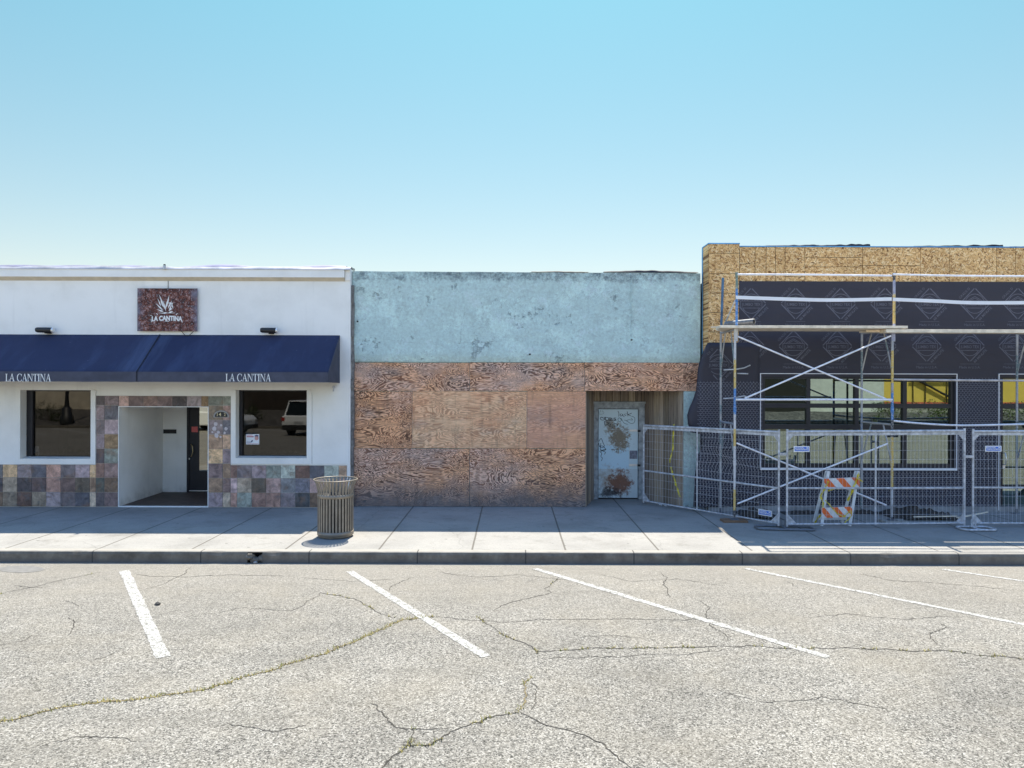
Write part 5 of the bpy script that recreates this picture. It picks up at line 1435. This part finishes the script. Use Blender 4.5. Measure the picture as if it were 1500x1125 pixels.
# yellow tape wound round the barricade and hanging on the fence
def tape(pts, w, label, name='caution_tape'):
    m = MB(); path = []
    for (p, q) in zip(pts, pts[1:]):
        A, B = PT(*p), PT(*q)
        for i in range(6): path.append(A.lerp(B, i/6)+Vector((random.uniform(-.006,.006),random.uniform(-.008,.004),random.uniform(-.006,.006))))
    path.append(PT(*pts[-1])); vs = []; n = len(path)
    for i, p in enumerate(path):
        d = (path[min(i+1,n-1)]-path[max(i-1,0)]).normalized(); tw = .8*math.sin(i*.9)
        q = d.cross(Vector((math.sin(tw),-math.cos(tw),0))).normalized()*w*(.45+.4*abs(math.cos(i*.7))); vs += [p-q, p+q]
    m.idx(vs, [(2*i,2*i+2,2*i+3,2*i+1) for i in range(n-1)], 0)
    o = m.build(name, 'tape'); sm = o.modifiers.new('Solid','SOLIDIFY'); sm.thickness = .0015
    return tag(o, label, 'tape')
tape([(1214,705,13.60),(1207,718,13.66),(1202,726,13.62),(1206,738,13.60),(1204,752,13.62),(1196,762,13.8),(1192,768,13.95)], .024, 'yellow tape wound down the barricade legs nearer the angled fence')
tape([(1213,719,13.62),(1222,715,13.60),(1232,716,13.58)], .022, 'yellow tape stretched under the upper striped board of the barricade')
tape([(1252,714,13.60),(1247,722,13.63),(1242,734,13.64),(1249,716,13.62),(1256,700,13.62),(1258,692,13.6)], .028, 'thick yellow tape bunched round the barricade leg away from the angled fence')
tape([(1209,733,13.58),(1218,743,13.56),(1226,752,13.55),(1236,757,13.55),(1246,748,13.55),(1247,756,13.56),(1237,766,13.6)], .014, 'thin yellow tape trailing across the lower striped board of the barricade')
tape([(1186,771,13.85),(1200,770,13.8),(1222,771,13.66)], .014, 'yellow tape end lying on the pavement by the barricade feet')
tape([(1264,706,13.62),(1260,703,13.6),(1255,700,13.58)], .018, 'short yellow tape end fluttering at the end of the upper striped board')
tape([(987,622,15.45),(986,640,15.46),(986,655,15.46),(983,668,15.5),(981,678,15.52)], .022, 'yellow tape hanging from the top rail of the angled fence')
tape([(983,684,15.50),(985,694,15.49),(989,706,15.46),(993,718,15.42),(996,728,15.40)], .026, 'yellow tape tail hanging below the mid rail of the angled fence')
# rubble and soil along the footing
def heap(px0, px1, Y0, Y1, hmax, seed, label, mat, nm='soil_heap', cat='soil'):
    m = MB(); xa, xb = PX(px0,Y0), PX(px1,Y0); nx, ny = 44, 12; V = []
    for i in range(nx+1):
        for j in range(ny+1):
            u, v = i/nx, j/ny
            e_ = min(1, 5*u, 5*(1-u))*math.sin(PI*min(1,.12+.88*v)) if v < 1 else 0
            x, y = xa+(xb-xa)*u, Y0+(Y1-Y0)*v
            h = hmax*max(0, e_)*(.45+.9*mnoise.noise((x*3.2,y*5,seed))+.4*mnoise.noise((x*11,y*11,seed+3)))
            V.append((x, y, SW+max(-.01, h)))
    m.idx(V, [(i*(ny+1)+j,(i+1)*(ny+1)+j,(i+1)*(ny+1)+j+1,i*(ny+1)+j+1) for i in range(nx) for j in range(ny)])
    tag(m.build(nm, mat), label, cat)
heap(1095, 1150, 14.2, 15.15, .20, 4, 'dark soil heap behind the angled fence sign', 'dirt')
heap(1316, 1416, 14.15, 15.15, .22, 9, 'long dark soil heap under the wide window', 'dirt')
heap(1150, 1300, 14.75, 15.16, .10, 15, 'low strip of soil along the footing behind the barricade', 'dirt')
for k, (a, b, lab) in enumerate((((1190,762,14.3),(1228,750,14.6),'thin timber stick lying on the ground behind the barricade'), ((1400,759,14.3),(1447,750,14.5),'thin timber stick lying at the foot of the glazed door'), ((1338,757,14.2),(1402,756,14.2),'long pale batten lying on the soil under the wide window'))):
    A, B = PT(*a), PT(*b); m = MB(); m.bar(A,B,.03,.02); tag(m.build('timber_stick', 'plank'), lab, 'timber')
m = MB(); x,y = GP(1350,768,SW); m.box(x-.02,x+.55,y,y+.10,SW+.001,SW+.010); tag(m.build('board_scrap', 'conc'), 'pale flat board scrap lying on the pavement by the fence bottom', 'scrap')
for k,(px_,py_,r_) in enumerate(((968,740,.035),(975,741,.03),(985,742,.02))):
    x,y = GP(px_,py_,SW); m = MB(); lump(m,(x,y,SW+r_*.35),r_,k*2.7,.5); tag(m.build('litter', 'white' if k < 2 else 'stone'), ['pale scrap of litter under the angled fence nearest the rusty door','pale scrap of litter under the angled fence beside the tiny dark stone','tiny dark stone under the angled fence'][k], 'litter')

# ------------------------------------------------------------------ litter bin
bx, by = -3.01, 12.56
bn = thing('litter_bin', 'brown slatted metal litter bin with flared rim on the pavement', 'litter bin', (bx, by, SW))
def bprof(z):
    if z < .74: return .300
    t = (z-.74)/.24; return .300+.062*t*t+.003*t
m = MB(); NS = 34
for k in range(NS):
    a = 2*PI*k/NS; ca, sa = math.cos(a), math.sin(a); w_ = .0165
    zsl = [.055,.30,.55,.74,.80,.86,.92,.965]; vs = []
    for z in zsl:
        r = bprof(z)
        for rr in (r, r-.008):
            for s_ in (-1,1): vs.append((bx+rr*ca-s_*w_*sa, by+rr*sa+s_*w_*ca, SW+z))
    fs = []
    for i in range(len(zsl)-1):
        o_ = i*4; fs += [(o_,o_+1,o_+5,o_+4),(o_+3,o_+2,o_+6,o_+7),(o_+1,o_+3,o_+7,o_+5),(o_+2,o_,o_+4,o_+6)]
    m.idx(vs, fs)
m.build('slats', 'bin', bn)
for z0, z1, r in ((.04,.11,.306),(.675,.735,.306)):
    m = MB(); m.lathe([(r-.012,z0),(r,z0),(r,z1),(r-.012,z1),(r-.012,z0)], (bx,by,SW), 40); m.build('band', 'bin', bn)
m = MB(); R_ = bprof(.97)+.004; m.tube([(bx+R_*math.cos(2*PI*k/44), by+R_*math.sin(2*PI*k/44), SW+.972) for k in range(44)], .011, 8, 0, True, True); m.build('rim', 'bin', bn)
m = MB(); m.lathe([(.0,.06),(.262,.06),(.268,.70),(.272,.72),(.255,.72),(.250,.09),(0,.085)], (bx,by,SW), 36); m.build('liner', 'black', bn)
m = MB(); m.lathe([(0,.012),(.285,.012),(.285,.04),(0,.04)], (bx,by,SW), 30)
for k in range(3):
    a = k*2.1+.4; m.tube([(bx+.24*math.cos(a),by+.24*math.sin(a),SW+.001),(bx+.24*math.cos(a),by+.24*math.sin(a),SW+.02)], .03, 10)
m.build('base', 'bin', bn)

# ------------------------------------------------------------------ far side of the street (what the panes mirror)
mb = MB(); mb.box(-60,60,-13.95,-13.8,-.05,.15); struct(mb.build('far_kerb', 'kerb'), 'kerb on the far side of the street', 'kerb')
mb = MB(); N = 60; V = []
for i in range(N+1):
    x = -45+90*i/N
    for j in range(9):
        v = j/8; V.append((x, -13.95-4.6*v, .14+.85*v+.08*mnoise.noise((x*.8,v*5,1))*min(1,4*v)))
mb.idx(V, [(i*9+j, i*9+j+1, (i+1)*9+j+1, (i+1)*9+j) for i in range(N) for j in range(8)], 0, True)
struct(mb.build('bank', 'gravel'), 'gravel bank beyond the far kerb', 'bank')
mb = MB(); mb.box(-45,-21,-18.75,-18.55,.3,4.4); tag(mb.build('block_wall', 'blockw'), 'tan rendered wall across the street behind the black street lamp', 'wall')
mb = MB()
x = -20.9
while x < 9: mb.box(x,x+.29,-18.70-random.uniform(0,.02),-18.6,.6,4.6); x += .3
tag(mb.build('timber_fence', 'fencew'), 'tall dark timber fence across the street behind the parked vehicles', 'fence')
def bush(cx, cy, cz, rx, rz, seed, label, n=1500):
    random.seed(seed); m = MB()
    cl_ = [(random.uniform(-rx,rx)*.7, random.uniform(-.5,.5), random.uniform(.1,.8)*rz, random.uniform(.25,.5)) for _ in range(9)]
    for k in range(n):
        c = random.choice(cl_); d = Vector((random.gauss(0,1),random.gauss(0,1),random.gauss(0,1))).normalized()*c[3]*random.uniform(.6,1.1)
        p = Vector((cx+c[0]+d.x, cy+c[1]+d.y, max(cz, cz+c[2]+d.z))); a = Vector((random.gauss(0,1),random.gauss(0,1),random.gauss(0,1))).normalized(); b = a.orthogonal().normalized()
        s_ = random.uniform(.03,.07); m.face([p-a*s_, p+b*s_*.5, p+a*s_, p-b*s_*.5])
    t = thing('shrub', label, 'shrub', (cx,cy,cz), 'shrubs on the bank across the street')
    m.build('foliage', 'leaf', t)
    m = MB()
    for k in range(6): m.tube([(cx,cy,cz-.1),(cx+random.uniform(-.5,.5)*rx,cy+random.uniform(-.2,.2),cz+rz*.6)], .02, 5)
    m.build('stems', 'fencew', t)
bush(-29.2,-15.2,.4,1.7,1.0,5,'rounded green shrub on the bank beside the black street lamp')
bush(-17.0,-15.6,.4,1.2,1.0,6,'sparse shrub behind the white pickup across the street')
for k in range(5): bush(24+3.2*k,-15.4,.45,2.0,1.3,20+k,['first','second','third','fourth','fifth'][k]+' green hedge shrub from the left before the yellow building across the street',1100)
random.seed(77)
t = thing('street_lamp', 'black street lamp with a stout pedestal on the bank across the street', 'street lamp', (-27.7,-14.4,.2))
m = MB(); m.lathe([(.38,0),(.38,.5),(.30,.56),(.28,.95),(.20,1.02),(.16,1.1),(0,1.1)], (-27.7,-14.4,.2), 12); m.build('pedestal', 'black', t)
m = MB(); m.tube([(-27.7,-14.4,1.25),(-27.7,-14.4,2.2),(-27.2,-14.4,6.5)], [.13,.10,.07], 10); m.build('pole', 'black', t)
m = MB(); m.lathe([(0,.1),(.25,0),(.3,-.25),(.14,-.45),(0,-.45)], (-27.2,-14.4,6.9), 12); m.build('lantern', 'galv_d', t)
def car(name, label, cat, loc, rot, L, W, H, hood, belt, shell, tailx, lamps=True):
    """body along local x, nose at +x"""
    t = thing(name, label, cat, (0,0,0)); 
    R_ = Matrix.Translation(loc) @ Matrix.Rotation(rot,4,'Z')
    t.matrix_world = R_; WORLD[t.name] = Matrix()
    def bd(m, nm, mt, bev=0):
        o = m.build(nm, mt, None, bev); o.parent = t; return o
    h2 = L/2; wr_ = .36
    m = MB(); g = .30
    prof_ = [(-h2,.42),(-h2+.05,g),(h2-.1,g),(h2,.45),(h2-.03,.80),(h2-.25,hood-.06),(h2-hood*1.15,hood),(h2-1.45,belt),(-h2+.06,belt),(-h2-.0,.75)]
    m.prism(prof_, -W/2, W/2); bd(m, 'body', 'vwhite', .07)
    m = MB(); a, b = -h2+tailx, h2-1.5; ti = .16
    lo = [(a,-W/2+.05,belt-.01),(b,-W/2+.05,belt-.01),(b,W/2-.05,belt-.01),(a,W/2-.05,belt-.01)]
    hi = [(a+.28,-W/2+ti,H-.06),(b-.85,-W/2+ti,H-.06),(b-.85,W/2-ti,H-.06),(a+.28,W/2-ti,H-.06)]
    m.idx(lo+hi, [(0,1,5,4),(1,2,6,5),(2,3,7,6),(3,0,4,7),(4,5,6,7)]); cab = bd(m, 'cabin_glass', 'vglass')
    m = MB(); m.box(a+.2,b-.8,-W/2+ti-.02,W/2-ti+.02,H-.065,H)
    for i in (0,1,2,3): m.bar(lo[i], hi[i], .09, .09, 0, (0,1,0))
    for x in ((a+b)/2-.1,):
        for s_ in (-1,1): m.bar((x,s_*(W/2-.05),belt),(x,s_*(W/2-ti),H-.05), .10, .06, 0, (0,1,0))
    bd(m, 'roof', 'vwhite', .02)
    for x in (-h2+.95, h2-.92):
        for s_ in (-1,1):
            m = MB(); y0_ = s_*(W/2-.11); m.tube([(x,y0_-.11,wr_),(x,y0_+.125,wr_)], wr_, 24); w_ = bd(m, 'wheel', 'tyre')
            m = MB(); yy = y0_+s_*.126
            m.tube([(x,yy-.01,wr_),(x,yy+.012,wr_)], .23, 16); m.build('rim', 'rim').parent = w_
    m = MB(); m.box(-h2-.03,-h2+.12,-W/2+.04,W/2-.04,.32,.58); bd(m, 'bumper', 'vdark', .02); m = MB(); m.box(h2-.12,h2+.03,-W/2+.05,W/2-.05,.32,.55); bd(m, 'bumper', 'vdark', .02)
    for s_ in (-1,1):
        m = MB(); m.box(-h2-.012,-h2+.10,s_*(W/2-.02)-.16 if s_ > 0 else -W/2+.02,W/2-.02 if s_ > 0 else -W/2+.18,.80,.98); bd(m, 'tail_lamp', 'tail')
        m = MB(); m.box(h2-.12,h2+.004,min(s_*(W/2-.06),s_*(W/2-.4)),max(s_*(W/2-.06),s_*(W/2-.4)),.68,.80); bd(m, 'headlamp', 'chrome')
    m = MB(); m.box(-h2-.014,-h2,-.26,.26,.64,.78); bd(m, 'number_plate', 'galv')
    if shell:
        m = MB(); m.box(-h2+.06,-h2+tailx-.02,-W/2+.06,W/2-.06,belt-.02,H+.02); bd(m, 'canopy_shell', 'vwhite', .05)
    return t
car('parked_suv', 'white parked SUV with its back to the shops, mirrored beside the flyer', 'SUV', (-10.85,-9.9,0), math.radians(-80), 4.9, 1.98, 1.86, 1.02, 1.08, False, .35)
car('parked_pickup', 'white pickup with covered bed parked sideways beside the SUV', 'pickup', (-16.9,-8.8,0), math.radians(4), 5.4, 1.95, 1.88, 1.08, 1.12, True, 2.0)
t = thing('yellow_warehouse', 'yellow clad warehouse with red base trim, mirrored in the tinted panes', 'warehouse', (50,-45,0))
m = MB(); m.box(34,95,-56,-45,1.05,9); m.build('wall', 'yel', t)
m = MB(); m.box(33.98,95.02,-56,-44.97,.62,1.05); m.build('base_trim', 'redt', t)
m = MB(); m.box(34,95,-56,-45.1,0,.62); m.build('plinth', 'found', t)
for xp in (41.2,42.4,44.6,49.0,53.5):
    m = MB(); m.tube([(xp,-44.85,1.05),(xp,-44.85,8.8)], .05, 6); m.build('pipe', 'black', t)
m = MB(); m.tube([(40.8,-44.75,3.35),(48.4,-44.75,3.35)], .10, 6); m.tube([(41.6,-44.75,3.3),(45.0,-44.75,1.5),(48.4,-44.75,3.3)], .12, 6); m.build('brace', 'black', t)
m = MB(); m.box(54.5,60.5,-44.96,-44.9,1.4,3.3); m.build('vent_louvre', 'galv_d', t)
t = thing('pale_shed', 'pale grey shed with louvred siding, mirrored in the tinted panes', 'shed', (27,-35,0))
m = MB(); m.box(25.7,33.2,-42,-35,0,7); m.build('wall', 'palew', t)
m = MB()
for k in range(16): m.box(25.7,33.2,-35.06,-35.002,.5+.4*k,.5+.4*k+.20)
m.build('siding_lap', 'galv_d', t)
m = MB(); m.box(28.4,29.4,-35.09,-35.062,0,4.6); m.build('post_panel', 'green', t)
t = thing('dark_shed', 'dark timber shed mirrored in the tinted panes beside the pale shed', 'shed', (18,-30,0))
m = MB(); m.box(13.5,24.4,-37,-30,0,6.5); m.build('wall', 'black', t)
m = MB(); m.prismx([(-29.6,6.5),(-37.4,6.5),(-33.5,8)], 13.2, 24.6); m.build('roof', 'roofmem', t)

# ------------------------------------------------------------------ light, sky, camera
sx_, sy_ = .05, .525
d = Vector((-sx_, -sy_, -1))
sun = bpy.data.lights.new('sun', 'SUN'); sun.energy = 5.0; sun.angle = math.radians(.5); sun.color = (1, .93, .81)
so = bpy.data.objects.new('sun', sun); COL.objects.link(so); so.rotation_euler = d.to_track_quat('-Z','Y').to_euler(); so.location = (5,30,40)
w = bpy.data.worlds.new('World'); sc.world = w; w.use_nodes = True
nt = w.node_tree; nt.nodes.clear()
sky = nt.nodes.new('ShaderNodeTexSky'); sky.sky_type = 'NISHITA'; sky.sun_disc = False
sky.sun_elevation = math.atan2(1, math.hypot(sx_, sy_)); sky.sun_rotation = math.atan2(sx_, sy_)
sky.altitude = 100; sky.air_density = 1.0; sky.dust_density = .6; sky.ozone_density = 1.2
bg = nt.nodes.new('ShaderNodeBackground'); bg.inputs[1].default_value = .15
out = nt.nodes.new('ShaderNodeOutputWorld')
tcw = nt.nodes.new('ShaderNodeTexCoord'); sp_ = nt.nodes.new('ShaderNodeSeparateXYZ'); nt.links.new(tcw.outputs['Generated'], sp_.inputs[0])
rmp = nt.nodes.new('ShaderNodeMapRange'); rmp.inputs[1].default_value = -.25; rmp.inputs[2].default_value = .55; rmp.interpolation_type = 'SMOOTHSTEP'
nt.links.new(sp_.outputs[1], rmp.inputs[0])
tint = nt.nodes.new('ShaderNodeMix'); tint.data_type = 'RGBA'; nt.links.new(rmp.outputs[0], tint.inputs[0])
zr = nt.nodes.new('ShaderNodeMapRange'); zr.inputs[1].default_value = .12; zr.inputs[2].default_value = .50; nt.links.new(sp_.outputs[2], zr.inputs[0])
def two(lo, hi, sock):
    t_ = nt.nodes.new('ShaderNodeMix'); t_.data_type = 'RGBA'; t_.inputs[6].default_value = (*lo,1); t_.inputs[7].default_value = (*hi,1)
    nt.links.new(zr.outputs[0], t_.inputs[0]); nt.links.new(t_.outputs[2], sock)
two((1.30,1.14,.93), (.84,1.08,1.32), tint.inputs[6])
two((.60,.51,.405), (.40,.66,.52), tint.inputs[7])
mul = nt.nodes.new('ShaderNodeMix'); mul.data_type = 'RGBA'; mul.blend_type = 'MULTIPLY'; mul.inputs[0].default_value = 1
nt.links.new(sky.outputs[0], mul.inputs[6]); nt.links.new(tint.outputs[2], mul.inputs[7]); nt.links.new(mul.outputs[2], bg.inputs[0]); nt.links.new(bg.outputs[0], out.inputs[0])
cam = bpy.data.cameras.new('camera'); cam.sensor_width = 36; cam.lens = 36*F/1500; cam.clip_end = 2000; cam.clip_start = .05
co = bpy.data.objects.new('camera', cam); COL.objects.link(co); co.location = (0,0,CZ); co.rotation_euler = (PI/2, -ROLL, 0)
sc.camera = co
sc.view_settings.view_transform = 'Standard'; sc.view_settings.look = 'None'; sc.view_settings.gamma = 1; sc.view_settings.exposure = 1.0
sc.render.engine = 'CYCLES'
sc.cycles.max_bounces = 8; sc.cycles.transparent_max_bounces = 16; sc.cycles.caustics_reflective = False; sc.cycles.caustics_refractive = False
sc.cycles.use_denoising = True
